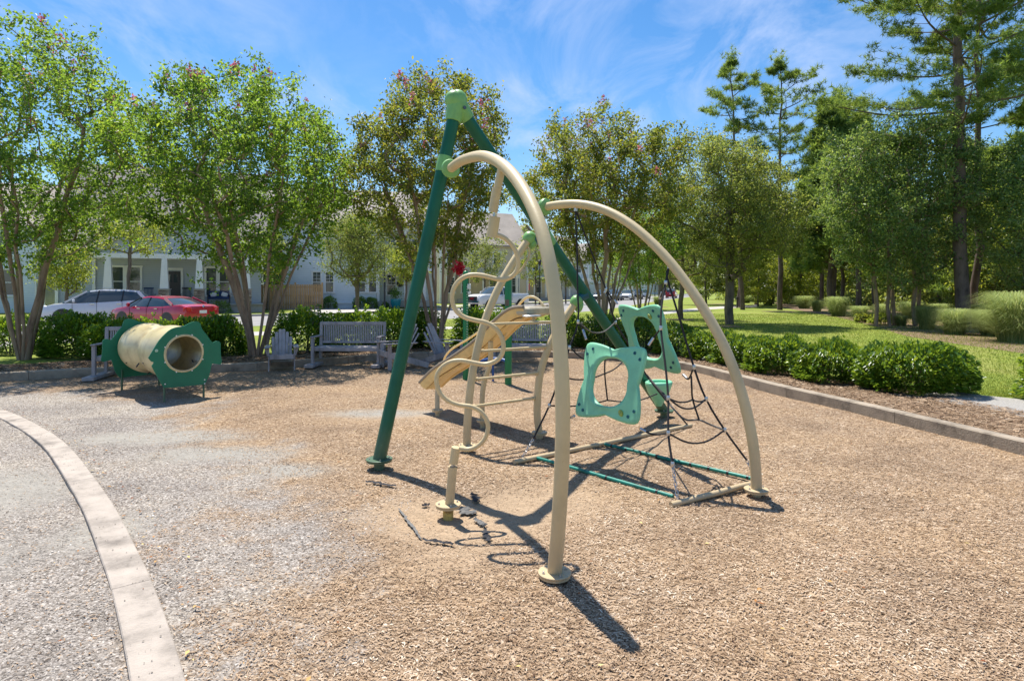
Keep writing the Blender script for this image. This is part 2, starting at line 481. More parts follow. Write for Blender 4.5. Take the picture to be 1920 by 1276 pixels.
def vnoise(x, y, seed=0):
    """smooth value noise for arrays"""
    xi = np.floor(x).astype(np.int64); yi = np.floor(y).astype(np.int64)
    fx = x-xi; fy = y-yi
    fx = fx*fx*(3-2*fx); fy = fy*fy*(3-2*fy)
    def h(a, b):
        v = (a*374761393 + b*668265263 + seed*1442695041) & 0xffffffff
        v = ((v ^ (v >> 13)) * 1274126177) & 0xffffffff
        return ((v ^ (v >> 16)) & 0xffff) / 65535.0
    return (h(xi, yi)*(1-fx)+h(xi+1, yi)*fx)*(1-fy) + (h(xi, yi+1)*(1-fx)+h(xi+1, yi+1)*fx)*fy
def fbm(x, y, seed=0, o=4):
    s = 0; a = .5; t = 0
    for i in range(o):
        s = s + a*vnoise(x*2**i, y*2**i, seed+i); t += a; a *= .5
    return s/t

# ================================================================ GROUND
from mathutils.geometry import tessellate_polygon
LZ = 0.12                                        # lawn level above the playground floor
B_PTS = [(7.2,-4),(6.5,0),(6.0,2.5),(5.6,4.5),(5.2,6.25),(4.95,7.3),(4.66,8.5),(4.35,9.63),(4.02,11.2),(3.7,12.6),(3.05,13.9),(1.7,15.0),(0,15.3),(-2,15.1),
         (-3.2,14.6),(-4.1,13.8),(-4.9,13.25),(-5.7,12.75),(-7,12.3),(-8.4,11.95),(-9.5,11.3),(-12,10.2),(-16,8.6),(-22,6.5)]
def resample(pts, step):
    pts = smooth([(x, y, 0) for x, y in pts], 12)
    out = [pts[0]]; acc = 0
    for a, b in zip(pts, pts[1:]):
        d = (b-a).length
        while acc + d >= step:
            t = (step-acc)/d; a = a + (b-a)*t; out.append(a.copy()); d = (b-a).length; acc = 0
        acc += d
    out.append(pts[-1])
    return out
def offset_line(pts, d):
    out = []
    for i, p in enumerate(pts):
        t = (pts[min(i+1, len(pts)-1)] - pts[max(i-1, 0)]).normalized()
        out.append(Vector((p.x + t.y*d, p.y - t.x*d, p.z)))   # to the right of travel
    return out
BL = resample(B_PTS, 0.25)                        # runs anticlockwise, right side -> back -> left: outside is to its right
def flat_sheet(name, poly, z, material, holes=()):
    loops = [[Vector((p[0], p[1], z)) for p in poly]] + [[Vector((p[0], p[1], z)) for p in h] for h in holes]
    tris = tessellate_polygon(loops)
    vs = [v for l in loops for v in l]
    fs = []
    for a, b, c in tris:
        n = (vs[b]-vs[a]).cross(vs[c]-vs[a])
        fs.append((a, b, c) if n.z > 0 else (a, c, b))
    mb = MB(); mb.add(vs, fs)
    return mb.build(name, material)
def strip_between(la, lb, z):
    n = min(len(la), len(lb))
    vs = [Vector((p[0], p[1], z)) for p in la[:n]] + [Vector((p[0], p[1], z)) for p in lb[:n]]
    return vs, [(i, i+1, n+i+1, n+i) for i in range(n-1)]

# ---- playground floor: gravel on the left, wood chips on the right
GRAV = [(-.45,1.0),(-.72,2.66),(-1.14,3.2),(-1.78,4.27),(-2.05,5.6),(-3.3,6.8),(-4.5,8.0),(-4.4,9.0),(-5.2,9.8),(-8.5,10.4),(-14,10.6)]
def poly_sd(x, y, line):
    """signed distance to the polyline, positive on the gravel side"""
    best = np.full(x.shape, 1e9); sg = np.ones(x.shape)
    for (ax, ay), (bx, by) in zip(line, line[1:]):
        dx, dy = bx-ax, by-ay; L2 = dx*dx+dy*dy
        t = np.clip(((x-ax)*dx+(y-ay)*dy)/L2, 0, 1)
        d = np.hypot(x-ax-t*dx, y-ay-t*dy)
        c = dx*(y-ay)-dy*(x-ax)
        m = d < best - 1e-9
        best = np.where(m, d, best); sg = np.where(m, np.sign(c), sg)
    return best*sg
def gravel_mask(x, y):
    s = poly_sd(x, y, GRAV)
    n = (fbm(x*1.3+7, y*1.3+3, 5, 4)-.5)*2.9 + (fbm(x*7, y*7, 9, 4)-.5)*2.4
    return np.clip((s + n*0.75)/1.1 + .5, 0, 1)
def sand_mask(x, y):
    m = np.zeros(x.shape)
    for cx, cy, rx, ry, k in ((-.35,4.6,.75,.55,1.0),(.25,5.0,.55,.5,.75),(-1.3,8.3,1.6,.5,.5),(-.4,3.9,.5,.35,.5),(1.6,6.6,.6,.5,.35)):
        d = np.hypot((x-cx)/rx, (y-cy)/ry)
        m = np.maximum(m, k*np.clip(1.25-d, 0, 1)*1.6)
    return np.clip(m*(0.55+fbm(x*5, y*5, 21, 3)), 0, 1)
def dust_mask(x, y):
    m = np.zeros(x.shape)
    for cx, cy, rx, ry in ((-4.0,7.0,1.0,.35),(-3.0,6.3,.8,.3),(-2.1,5.75,.45,.22),(-4.6,5.0,.9,.8),(-3.6,3.5,.6,.7),(-1.75,8.4,.8,.25),(-2.9,4.3,.3,.4)):
        d = np.hypot((x-cx)/rx, (y-cy)/ry)
        m = np.maximum(m, np.clip(1.3-d, 0, 1)*1.3)
    return np.clip(m*(0.35+1.1*fbm(x*3, y*3, 31, 3))*1.15, 0, 1)
def floor_z(x, y):
    z = (fbm(x*.9, y*.9, 3, 4)-.5)*.05 + (fbm(x*5, y*5, 13, 3)-.5)*.018
    z = z - .05*np.exp(-(((x+.3)/.7)**2+((y-4.7)/.6)**2)) - .03*np.exp(-(((x-.2)/.6)**2+((y-5.1)/.5)**2))
    return z
gx = np.arange(-22.0, 8.01, 0.12); gy = np.arange(-4.0, 16.01, 0.12)
X, Y = np.meshgrid(gx, gy)
Z = floor_z(X, Y)
nx, ny = len(gx), len(gy)
idx = np.arange(nx*ny).reshape(ny, nx)
faces = np.stack([idx[:-1,:-1], idx[:-1,1:], idx[1:,1:], idx[1:,:-1]], -1).reshape(-1, 4)
# keep only cells inside the kerb line (with half a kerb to spare)
inner = offset_line(BL, 0.07)
px_ = np.array([p.x for p in inner] + [-22.5, -22.5, 8]); py_ = np.array([p.y for p in inner] + [6.5, -4.5, -4.5])
def inside(x, y, px, py):
    r = np.zeros(x.shape, bool); j = len(px)-1
    for i in range(len(px)):
        c = ((py[i] > y) != (py[j] > y)) & (x < (px[j]-px[i])*(y-py[i])/(py[j]-py[i]+1e-12)+px[i])
        r ^= c; j = i
    return r
fc = (X.ravel()[faces].mean(1), Y.ravel()[faces].mean(1))
keep = inside(fc[0], fc[1], px_, py_)
# let cells that straddle the kerb line stay: they end under the kerb
faces = faces[keep]

m, nt, out = new_mat('playground floor of wood chips and gravel'); L = nt.links.new
b = N(nt, 'ShaderNodeBsdfPrincipled', Roughness=0.95); b.inputs['Specular IOR Level'].default_value = .15
tc = N(nt, 'ShaderNodeTexCoord')
def attr(nm): return N(nt, 'ShaderNodeAttribute', attribute_name=nm).outputs['Fac']
v1 = N(nt, 'ShaderNodeTexVoronoi', Scale=52.0); v1.inputs['Randomness'].default_value = 1
mp = N(nt, 'ShaderNodeMapping'); mp.inputs['Scale'].default_value = (1, 1.9, 1)
nw = N(nt, 'ShaderNodeTexNoise', Scale=9.0, Detail=3.0)
L(tc.outputs['Object'], nw.inputs['Vector'])
va = N(nt, 'ShaderNodeVectorMath', operation='MULTIPLY_ADD'); va.inputs[1].default_value = (.12, .12, 0)
L(nw.outputs['Color'], va.inputs[0]); L(tc.outputs['Object'], va.inputs[2])
L(va.outputs[0], mp.inputs[0]); L(mp.outputs[0], v1.inputs['Vector'])
sepc = N(nt, 'ShaderNodeSeparateColor'); L(v1.outputs['Color'], sepc.inputs[0])
mulch = ramp(nt, sepc.outputs[0], [(0.0, (.13, .08, .045)), (0.3, (.27, .180, .108)), (0.6, (.39, .272, .170)), (0.85, (.475, .35, .23)), (1.0, (.60, .47, .35))])
v2 = N(nt, 'ShaderNodeTexVoronoi', Scale=85.0); L(tc.outputs['Object'], v2.inputs['Vector'])
sepg = N(nt, 'ShaderNodeSeparateColor'); L(v2.outputs['Color'], sepg.inputs[0])
grav = ramp(nt, sepg.outputs[0], [(0.0, (.12, .10, .085)), (0.35, (.27, .235, .20)), (0.7, (.38, .335, .29)), (1.0, (.58, .53, .47))])
mixc = N(nt, 'ShaderNodeMix', data_type='RGBA'); L(attr('gravel'), mixc.inputs[0]); L(mulch, mixc.inputs[6]); L(grav, mixc.inputs[7])
nl = N(nt, 'ShaderNodeTexNoise', Scale=1.1, Detail=6.0); L(tc.outputs['Object'], nl.inputs['Vector'])
drift = ramp(nt, nl.outputs['Fac'], [(0.3, (.72, .72, .74)), (0.5, (.95, .95, .95)), (0.7, (1.1, 1.08, 1.02))])
mul = N(nt, 'ShaderNodeMix', data_type='RGBA', blend_type='MULTIPLY'); mul.inputs[0].default_value = 1
L(mixc.outputs[2], mul.inputs[6]); L(drift, mul.inputs[7])
nf = N(nt, 'ShaderNodeTexNoise', Scale=160.0, Detail=3.0); L(tc.outputs['Object'], nf.inputs['Vector'])
sand = ramp(nt, nf.outputs['Fac'], [(0.3, (.36, .255, .16)), (0.7, (.48, .355, .235))])
dust = ramp(nt, nf.outputs['Fac'], [(0.3, (.30, .275, .235)), (0.7, (.40, .37, .32))])
ms = N(nt, 'ShaderNodeMix', data_type='RGBA'); L(attr('sand'), ms.inputs[0]); L(mul.outputs[2], ms.inputs[6]); L(sand, ms.inputs[7])
md = N(nt, 'ShaderNodeMix', data_type='RGBA'); L(attr('dust'), md.inputs[0]); L(ms.outputs[2], md.inputs[6]); L(dust, md.inputs[7])
L(md.outputs[2], b.inputs['Base Color'])
bp = N(nt, 'ShaderNodeBump', Strength=.9, Distance=.012); L(v1.outputs['Distance'], bp.inputs['Height'])
bp2 = N(nt, 'ShaderNodeBump', Strength=.5, Distance=.02); L(nl.outputs['Fac'], bp2.inputs['Height']); L(bp.outputs[0], bp2.inputs['Normal'])
L(bp2.outputs[0], b.inputs['Normal']); L(b.outputs[0], out.inputs[0])
MATS['floor'] = m
floor = np_obj('playground_ground', np.stack([X.ravel(), Y.ravel(), Z.ravel()], 1), faces, m, smooth=True)
for nm, fn in (('gravel', gravel_mask), ('sand', sand_mask), ('dust', dust_mask)):
    a = floor.data.attributes.new(nm, 'FLOAT', 'POINT'); a.data.foreach_set('value', fn(X.ravel(), Y.ravel()).astype(np.float32))
floor['kind'] = 'structure'

# ---- loose chips and stones lying on it
def scatter_xy(n, ymin, ymax, power):
    """points in the part of the floor in front of the camera, denser close by"""
    u = rng.random(n)
    y = ymin + (ymax-ymin)*u**power
    x = (rng.random(n)-.5)*(1.72*y+1.0)
    return x, y
def chips(name, n, ymin, ymax, power, accept, lw, ww, tints, material, zup=.006, tilt=.35, curl=True):
    x, y = scatter_xy(n, ymin, ymax, power)
    ok = accept(x, y) & inside(x, y, px_, py_)
    x, y = x[ok], y[ok]; k = len(x)
    ln = (lw[0] + (lw[1]-lw[0])*rng.random(k)**1.6)/2; wd = (ww[0] + (ww[1]-ww[0])*rng.random(k))/2
    a = rng.random(k)*2*np.pi; dx, dy = np.cos(a), np.sin(a)
    tz = (rng.random(k)-.5)*tilt; sz = (rng.random(k)-.5)*tilt*1.6
    zb = floor_z(x, y) + zup*(.35+rng.random(k))
    V = np.empty((k, 6, 3))
    for i, (s, t) in enumerate(((-1,-1),(-1,1),(0,-1),(0,1),(1,-.7),(1,.6))):
        V[:, i, 0] = x + dx*ln*s - dy*wd*t
        V[:, i, 1] = y + dy*ln*s + dx*wd*t
        V[:, i, 2] = zb + tz*ln*s + sz*wd*t + (0.0 if s else ln*.22)
    base = np.arange(k)[:, None]*6
    F = np.concatenate([base+np.array([0,2,3,1]), base+np.array([2,4,5,3])], 0)
    tn = tints(k); tn = np.clip(tn + (fbm(x*1.7+3, y*1.7, 41, 4)-.5)*.55 + (fbm(x*9, y*9, 43, 2)-.5)*.35, 0, 1)
    o = np_obj(name, V.reshape(-1, 3), F, material, tint=np.concatenate([tn, tn]))
    o['kind'] = 'stuff'
    return o
def tint_mat(name, stops, rough=.9, spec=.2):
    m, nt, out = new_mat(name)
    b = N(nt, 'ShaderNodeBsdfPrincipled', Roughness=rough); b.inputs['Specular IOR Level'].default_value = spec
    at = N(nt, 'ShaderNodeAttribute', attribute_name='tint')
    nt.links.new(ramp(nt, at.outputs['Fac'], stops), b.inputs['Base Color']); nt.links.new(b.outputs[0], out.inputs[0])
    MATS[name] = m; return m
M_chip = tint_mat('wood chip', [(0, (.09, .05, .03)), (.22, (.225, .143, .085)), (.5, (.405, .280, .175)), (.8, (.53, .392, .265)), (1, (.76, .65, .50))])
M_stone = tint_mat('gravel stone', [(0, (.10, .085, .07)), (.25, (.225, .195, .165)), (.55, (.345, .305, .265)), (.85, (.48, .43, .38)), (1, (.68, .63, .57))])
def acc_chip(x, y):
    g = gravel_mask(x, y); s = sand_mask(x, y)
    return rng.random(len(x)) < (1-g*.93)*(1-s*.86)
def acc_stone(x, y):
    g = gravel_mask(x, y); d = dust_mask(x, y)
    return (rng.random(len(x)) < g*(1-d*.85)) & (curb_dist(x, y) > .1)
C_PTS = [(-.45,.9),(-1.0,1.85),(-1.54,2.66),(-2.15,3.47),(-2.5,3.9),(-3.09,4.61),(-3.74,5.34),(-4.79,6.47),(-5.67,7.29),(-6.98,8.35),(-8.3,9.2),(-10,9.9),(-12.3,10.4),(-16,10.6)]
CL = resample(C_PTS, 0.1)
_cx = np.array([p.x for p in CL]); _cy = np.array([p.y for p in CL])
def curb_dist(x, y):
    d = np.full(len(x), 1e9)
    for i in range(0, len(_cx)): 
        d = np.minimum(d, np.hypot(x-_cx[i], y-_cy[i]))
    return d
_bt = lambda k: np.clip(rng.normal(.50, .185, k), 0, 1)
chips('wood_chips', 420000, 2.1, 13.5, 1.25, acc_chip, (.006, .027), (.002, .0075), _bt, M_chip, zup=.006, tilt=.6)
def stones(name, n, ymin, ymax, power, accept, r0, r1, material):
    x, y = scatter_xy(n, ymin, ymax, power)
    ok = accept(x, y) & inside(x, y, px_, py_); x, y = x[ok], y[ok]; k = len(x)
    r = r0 + (r1-r0)*rng.random(k)**2.2
    a = rng.random(k)*6.28
    z = floor_z(x, y)
    V = np.empty((k, 5, 3))
    for i in range(4):
        q = r*(.75+.5*rng.random(k)); an = a + i*np.pi/2 + (rng.random(k)-.5)*.6
        V[:, i, 0] = x+q*np.cos(an); V[:, i, 1] = y+q*np.sin(an); V[:, i, 2] = z + r*(rng.random(k)*.35-.1)
    V[:, 4, 0] = x+(rng.random(k)-.5)*r*.8; V[:, 4, 1] = y+(rng.random(k)-.5)*r*.8; V[:, 4, 2] = z+r*(.6+.5*rng.random(k))
    base = np.arange(k)[:, None]*5
    F = np.concatenate([base+np.array([i, (i+1) % 4, 4]) for i in range(4)], 0)
    tn = np.clip(rng.normal(.5, .19, k)+(fbm(x*1.5, y*1.5, 51, 4)-.5)*.5, 0, 1)
    o = np_obj(name, V.reshape(-1, 3), F, material, tint=np.tile(tn, 4)); o['kind'] = 'stuff'
    return o
stones('gravel', 280000, 2.1, 12.5, 1.45, acc_stone,   .0026, .0090, M_stone)
# dark stray pebbles kicked onto the concrete band and brown leaf bits along its edge
k = 700; ii = (10+(len(_cx)-45)*rng.random(k)**.8).astype(int); ii = ii[rng.random(k) < np.clip(fbm(ii*.21, ii*.05, 61, 2)*2.6-.9, .06, 1)]; k = len(ii); cw = (rng.random(k)-.5)*.19
tx = np.gradient(_cx)[ii]; ty = np.gradient(_cy)[ii]; tl = np.hypot(tx, ty)
sx_, sy_ = _cx[ii]+ty/tl*cw, _cy[ii]-tx/tl*cw
r = .0018+.0042*rng.random(k)**2
V = np.empty((k, 5, 3)); a = rng.random(k)*6
for i in range(4):
    V[:, i, 0] = sx_+r*np.cos(a+i*1.57); V[:, i, 1] = sy_+r*np.sin(a+i*1.57); V[:, i, 2] = .032
V[:, 4, 0] = sx_; V[:, 4, 1] = sy_; V[:, 4, 2] = .032+r*.8
base = np.arange(k)[:, None]*5
o = np_obj('stray_pebbles', V.reshape(-1, 3), np.concatenate([base+np.array([i, (i+1) % 4, 4]) for i in range(4)], 0), M_stone, tint=np.tile(rng.random(k)*.3, 4))
o['kind'] = 'stuff'
# fallen leaves
M_dead = tint_mat('fallen leaf', [(0, (.20, .06, .02)), (.4, (.35, .16, .05)), (.75, (.60, .38, .14)), (1, (.62, .52, .20))], .7)
k = 620
x = rng.normal(0, 1, k); y = 2.3+9*rng.random(k)
x = np.where(rng.random(k) < .45, np.interp(y, _cy, _cx)+.16+np.abs(rng.normal(0, .18, k)), (rng.random(k)-.5)*1.6*y)
r = .007+.016*rng.random(k)**2.5; a = rng.random(k)*6.28
z = floor_z(x, y)+.018
V = np.empty((k, 4, 3))
for i, (u, v) in enumerate(((-1, 0), (0, .45), (1, 0), (0, -.45))):
    V[:, i, 0] = x+r*(u*np.cos(a)-v*np.sin(a)); V[:, i, 1] = y+r*(u*np.sin(a)+v*np.cos(a)); V[:, i, 2] = z+(abs(v) > 0)*r*.3*rng.random(k)
o = np_obj('leaf_litter', V.reshape(-1, 3), np.arange(k*4).reshape(k, 4), M_dead, tint=rng.random(k)**1.6); o['kind'] = 'stuff'

# ---- concrete band curving through the gravel, laid in sections
def band_sections(line, half, z0, z1, joints, material, rootname, partname, bev=.008):
    root = bpy.data.objects.new(rootname, None); COL.objects.link(root); root['kind'] = 'structure'
    lo = offset_line(line, half); li = offset_line(line, -half)
    for a, b in zip(joints, joints[1:]):
        n = b-a+1; vs = []; fs = []
        g = 0.004
        for i in range(a, b+1):
            sh = Vector((0, 0, 0))
            t = (line[min(i+1, len(line)-1)]-line[max(i-1, 0)]).normalized()
            if i == a: sh = t*g
            if i == b: sh = -t*g
            o_, i_ = lo[i]+sh, li[i]+sh; cc = (o_-i_).normalized()*bev
            wob = rnd.uniform(-.0015, .0015)
            vs += [(o_.x, o_.y, z0), (o_.x, o_.y, z1-bev+wob), ((o_-cc).x, (o_-cc).y, z1+wob), ((i_+cc).x, (i_+cc).y, z1+wob), (i_.x, i_.y, z1-bev+wob), (i_.x, i_.y, z0)]
        for k in range(n-1):
            for q in range(5):
                fs.append((k*6+q, k*6+q+1, k*6+6+q+1, k*6+6+q))
        fs.append(tuple(range(6))); fs.append(tuple(range((n-1)*6+5, (n-1)*6-1, -1)))
        mb = MB(); mb.add(vs, fs); mb.build(partname, material, root, smooth=True, autosmooth=30)
    return root
jn = []
tgt = [(-.45,.9),(-1.3,2.35),(-2.18,3.52),(-3.75,5.35),(-5.0,6.7),(-6.4,7.9),(-8.2,9.15),(-10.2,9.97),(-13,10.45),(-16,10.6)]
for tx_, ty_ in tgt: jn.append(min(range(len(CL)), key=lambda i: (CL[i].x-tx_)**2+(CL[i].y-ty_)**2))
band_sections(CL, .098, -.08, .028, sorted(set(jn)), M_conc, 'concrete_edging_band', 'concrete_section', .006)
# ---- raised kerb round the playground
KL = offset_line(BL, .075)
joints = list(range(0, len(KL)-1, 8)); joints[-1] = len(KL)-1
band_sections(KL, .075, -.1, .155, joints, M_kerb, 'playground_kerb', 'kerb_section', .014)

# ---- lawn with the playground and the road cut out
NE = [(-500,700),(-300,672),(-100,645),(60,632),(250,624),(440,617),(500,615),(690,606),(890,600),(1000,593),(1130,583),(1240,564.5),(1300,556.5),(1335,552)]
FE = [(-900,622),(-500,614),(-100,609),(60,606),(250,599),(440,593.5),(500,592),(690,585),(890,577),(1000,570),(1110,562),(1200,556),(1285,551.5),(1318,549.5)]
near_e = [G(x, y) for x, y in NE]; far_e = [G(x, y) for x, y in FE]
def sm2(pts, n=6): return [Vector((p.x, p.y, 0)) for p in smooth(pts, n)]
near_e = sm2(near_e); far_e = sm2(far_e)
rl = min(len(near_e), len(far_e)); near_e, far_e = near_e[:rl], far_e[:rl]
def cuts(line, d): return offset_line(line, d)
nk = cuts(near_e, .0); fk = cuts(far_e, .0)
ring = [Vector((p.x, p.y, 0)) for p in offset_line(BL, .10)] 
play_hole = [(p.x, p.y) for p in ring] + [(-26, 6.2), (-26, -5), (8.0, -5)]
road_hole = [(p.x, p.y) for p in nk] + [(p.x, p.y) for p in reversed(fk)]
m, nt, out = new_mat('mown lawn'); L = nt.links.new
b = N(nt, 'ShaderNodeBsdfPrincipled', Roughness=.9); b.inputs['Specular IOR Level'].default_value = .15
tc = N(nt, 'ShaderNodeTexCoord')
n1 = N(nt, 'ShaderNodeTexNoise', Scale=.35, Detail=6.0, Roughness=.7); L(tc.outputs['Object'], n1.inputs['Vector'])
n2 = N(nt, 'ShaderNodeTexNoise', Scale=9.0, Detail=5.0, Roughness=.7); L(tc.outputs['Object'], n2.inputs['Vector'])
n3 = N(nt, 'ShaderNodeTexNoise', Scale=60.0, Detail=3.0); L(tc.outputs['Object'], n3.inputs['Vector'])
c1 = ramp(nt, n1.outputs['Fac'], [(0.3, (.17, .24, .035)), (.5, (.25, .30, .05)), (.7, (.34, .32, .10))])
c2 = ramp(nt, n2.outputs['Fac'], [(0.3, (.72, .75, .7)), (.7, (1.15, 1.12, 1.2))])
c3 = ramp(nt, n3.outputs['Fac'], [(0.3, (.75, .78, .7)), (.7, (1.12, 1.12, 1.2))])
q = N(nt, 'ShaderNodeMix', data_type='RGBA', blend_type='MULTIPLY'); q.inputs[0].default_value = 1; L(c1, q.inputs[6]); L(c2, q.inputs[7])
q2 = N(nt, 'ShaderNodeMix', data_type='RGBA', blend_type='MULTIPLY'); q2.inputs[0].default_value = 1; L(q.outputs[2], q2.inputs[6]); L(c3, q2.inputs[7])
L(q2.outputs[2], b.inputs['Base Color'])
bp = N(nt, 'ShaderNodeBump', Strength=.7, Distance=.03); L(n3.outputs['Fac'], bp.inputs['Height']); L(bp.outputs[0], b.inputs['Normal'])
L(b.outputs[0], out.inputs[0]); MATS['lawn'] = m
outer = [(-900, -60), (900, -60), (1400, 1500), (-1400, 1500)]
struct(flat_sheet('lawn_ground', outer, LZ, m, [play_hole, road_hole]))
vs, fs = strip_between(near_e, far_e, 0.0)
mb = MB(); mb.add(vs, [f[::-1] for f in fs]); struct(mb.build('road', M_asph))
# road kerbs (upright stones on both edges)
def kerb_strip(line, side, name):
    a = offset_line(line, 0); c = offset_line(line, side*.16); n = len(a); vs = []; fs = []
    for i in range(n):
        vs += [(a[i].x, a[i].y, -.05), (a[i].x, a[i].y, LZ+.012), (c[i].x, c[i].y, LZ+.012), (c[i].x, c[i].y, -.05)]
    for i in range(n-1):
        for q in range(3): fs.append((i*4+q, i*4+q+1, i*4+q+5, i*4+q+4))
    mb = MB(); mb.add(vs, fs); return struct(mb.build(name, M_walk))
kerb_strip(near_e, 1, 'road_kerb'); kerb_strip(far_e, -1, 'road_kerb')
# pavements
SU = [(-300,655),(-100,645),(60,638),(250,629.5),(440,622.5),(500,621),(700,615.5),(890,611),(1000,607.5),(1130,599),(1245,584),(1330,575.5),(1420,571)]
SL = [(-300,668),(-100,655),(60,646),(250,637),(440,630),(500,628),(700,621),(890,615),(1000,611),(1130,603),(1245,589),(1330,580),(1420,575)]
def pave(upper, lower, z, name, material):
    u = [G(x, y, z) for x, y in upper]; l = [G(x, y, z) for x, y in lower]
    u = sm2(u, 4); l = sm2(l, 4)
    vs, fs = strip_between(l, u, z); mb = MB(); mb.add(vs, [f[::-1] for f in fs]); return struct(mb.build(name, material))
pave(SU, SL, LZ+.004, 'sidewalk', M_walk)
pave([(-300,597),(60,595),(250,588),(440,583),(490,581)], [(-300,601),(60,599),(250,591.5),(440,586),(490,584)], LZ+.004, 'sidewalk', M_walk)
pave([(700,575.5),(890,570.5),(1000,564.5),(1110,558),(1190,553.8)], [(700,578),(890,572.5),(1000,566.3),(1110,559.2),(1190,554.6)], LZ+.004, 'sidewalk', M_walk)
def px_sheet(name, pts, z, material):
    return struct(flat_sheet(name, [G(x, y, z)[:2] for x, y in pts], z, material))
px_sheet('driveway', [(482,573),(540,572),(600,574.5),(700,578.5),(748,581),(700,583.5),(612,587),(588,584),(540,580),(482,578)], LZ+.008, M_walk)
px_sheet('footpath', [(728,569),(742,568.5),(795,572),(775,574.5)], LZ+.008, M_walk)
px_sheet('footpath', [(395,578.5),(470,580.5),(460,584),(380,581)], LZ+.008, M_walk)
px_sheet('gravel_path', [(1770,728),(1810,737),(1905,747),(2100,770),(2150,850),(1960,815),(1850,786),(1770,765),(1700,748)], LZ+.006, M_smallgravel)
# planting bed behind the kerb, pine straw on the right, dark mulch under the trees
i0 = min(range(len(BL)), key=lambda i: (BL[i].x-5.2)**2+(BL[i].y-6.2)**2)
def bed(line, d0, d1, name, material, z):
    a = offset_line(line, d0); bb = []
    for i, p in enumerate(offset_line(line, d1)):
        bb.append(p)
    a = [Vector((p.x, p.y, 0)) for p in a]; c = []
    for i, (p, q_) in enumerate(zip(a, bb)):
        w = 1+.10*math.sin(i*.9)+.08*math.sin(i*.37+1)
        c.append(p+(Vector((q_.x, q_.y, 0))-p)*w)
    vs, fs = strip_between(a, c, z); mb = MB(); mb.add(vs, fs); return struct(mb.build(name, material))
j0 = min(range(len(BL)), key=lambda i: (BL[i].x-3.7)**2+(BL[i].y-12.6)**2)
bed(BL[4:j0+1], .14, 1.45, 'planting_bed', M_pinestraw, LZ+.010)
bed(BL[j0:], .14, 1.9, 'planting_bed', M_blacksoil, LZ+.010)
# bed of straw along the trees beyond the lawn
px_sheet('planting_bed', [(1470,577),(1560,592),(1640,611),(1700,630),(1800,645),(1920,662),(2150,690),(2150,600),(1950,580),(1700,575),(1550,568),(1450,566)], LZ+.005, M_pinestraw)
for cx_, cy_, rr in ((1275,599,.8),(1236,575.5,.8),(1590,579,.9),(1463,584,1.1),(1362,612,.7),(1388,576,1.0),(1345,569.5,1.0)):
    c = G(cx_, cy_, LZ); q = [(c.x+rr*(1+.15*math.sin(3*t+cx_))*math.cos(t), c.y+rr*(1+.15*math.sin(3*t+cx_))*math.sin(t)) for t in np.linspace(0, 6.28, 24)[:-1]]
    struct(flat_sheet('mulch_ring', q, LZ+.012, M_pinestraw))
px_sheet('planting_bed', [(590,577),(620,575.5),(700,574),(780,571),(770,567),(600,572)], LZ+.006, M_blacksoil)
# grass blades on the near lawn
k = 170000
y = 9.0+30*rng.random(k)**1.7; x = (rng.random(k)*1.1-.2)*1.0*y
lim = np.array([p.y for p in offset_line(BL, 1.5)]); 
bx = np.array([p.x for p in offset_line(BL, 1.55)] + [-40, -40, 9]); by = np.array([p.y for p in offset_line(BL, 1.55)] + [8, -5, -5])
ok = ~inside(x, y, bx, by) & (x > -18)
pp = [G(a_, b_, LZ) for a_, b_ in [(1770,728),(1810,737),(1905,747),(2100,770),(2150,850),(1960,815),(1850,786),(1770,765),(1700,748)]]
ok &= ~inside(x, y, np.array([p.x for p in pp]), np.array([p.y for p in pp]))
pp = [G(a_, b_, LZ) for a_, b_ in NE] + [G(a_, b_, LZ) for a_, b_ in reversed(FE)]
ok &= ~inside(x, y, np.array([p.x for p in pp]), np.array([p.y for p in pp]))
pp = [G(a_, b_, LZ) for a_, b_ in SU] + [G(a_, b_, LZ) for a_, b_ in reversed(SL)]
ok &= ~inside(x, y, np.array([p.x for p in pp]), np.array([p.y for p in pp]))
x, y = x[ok], y[ok]; k = len(x)
h = .02+.025*rng.random(k); w = .003+.004*rng.random(k); a = rng.random(k)*6.28; w *= np.maximum(1, y/10)
V = np.empty((k, 3, 3))
V[:, 0] = np.stack([x-w*np.cos(a), y-w*np.sin(a), np.full(k, LZ)], 1)
V[:, 1] = np.stack([x+w*np.cos(a), y+w*np.sin(a), np.full(k, LZ)], 1)
V[:, 2] = np.stack([x+(rng.random(k)-.5)*.04, y+(rng.random(k)-.5)*.04, LZ+h], 1)
o = np_obj('grass', V.reshape(-1, 3), np.arange(k*3).reshape(k, 3), M_lawnblade, tint=rng.random(k)); o['kind'] = 'stuff'

# pine needles and chips strewn over the planting bed and the foot of the kerb
k = 60000
ii = rng.integers(4, len(BL)-30, k)
bxp = np.array([p.x for p in BL]); byp = np.array([p.y for p in BL]); tx = np.gradient(bxp)[ii]; ty = np.gradient(byp)[ii]; tl = np.hypot(tx, ty)
dd = .17+1.5*rng.random(k); jit = rng.normal(0, .12, k)
x = bxp[ii]+ty/tl*dd+tx/tl*jit; y = byp[ii]-tx/tl*dd+ty/tl*jit
ok = (y > 3) & (np.abs(x) < .95*y+1); x, y = x[ok], y[ok]; k = len(x)
ln = .02+.05*rng.random(k); w = .0018+.002*rng.random(k); a = rng.random(k)*6.28; zz = LZ+.012+.02*rng.random(k)
V = np.empty((k, 4, 3))
for i, (u, v) in enumerate(((-1, -1), (1, -1), (1, 1), (-1, 1))):
    V[:, i, 0] = x+ln*u*np.cos(a)-w*v*np.sin(a); V[:, i, 1] = y+ln*u*np.sin(a)+w*v*np.cos(a); V[:, i, 2] = zz+(u > 0)*.012*rng.random(k)
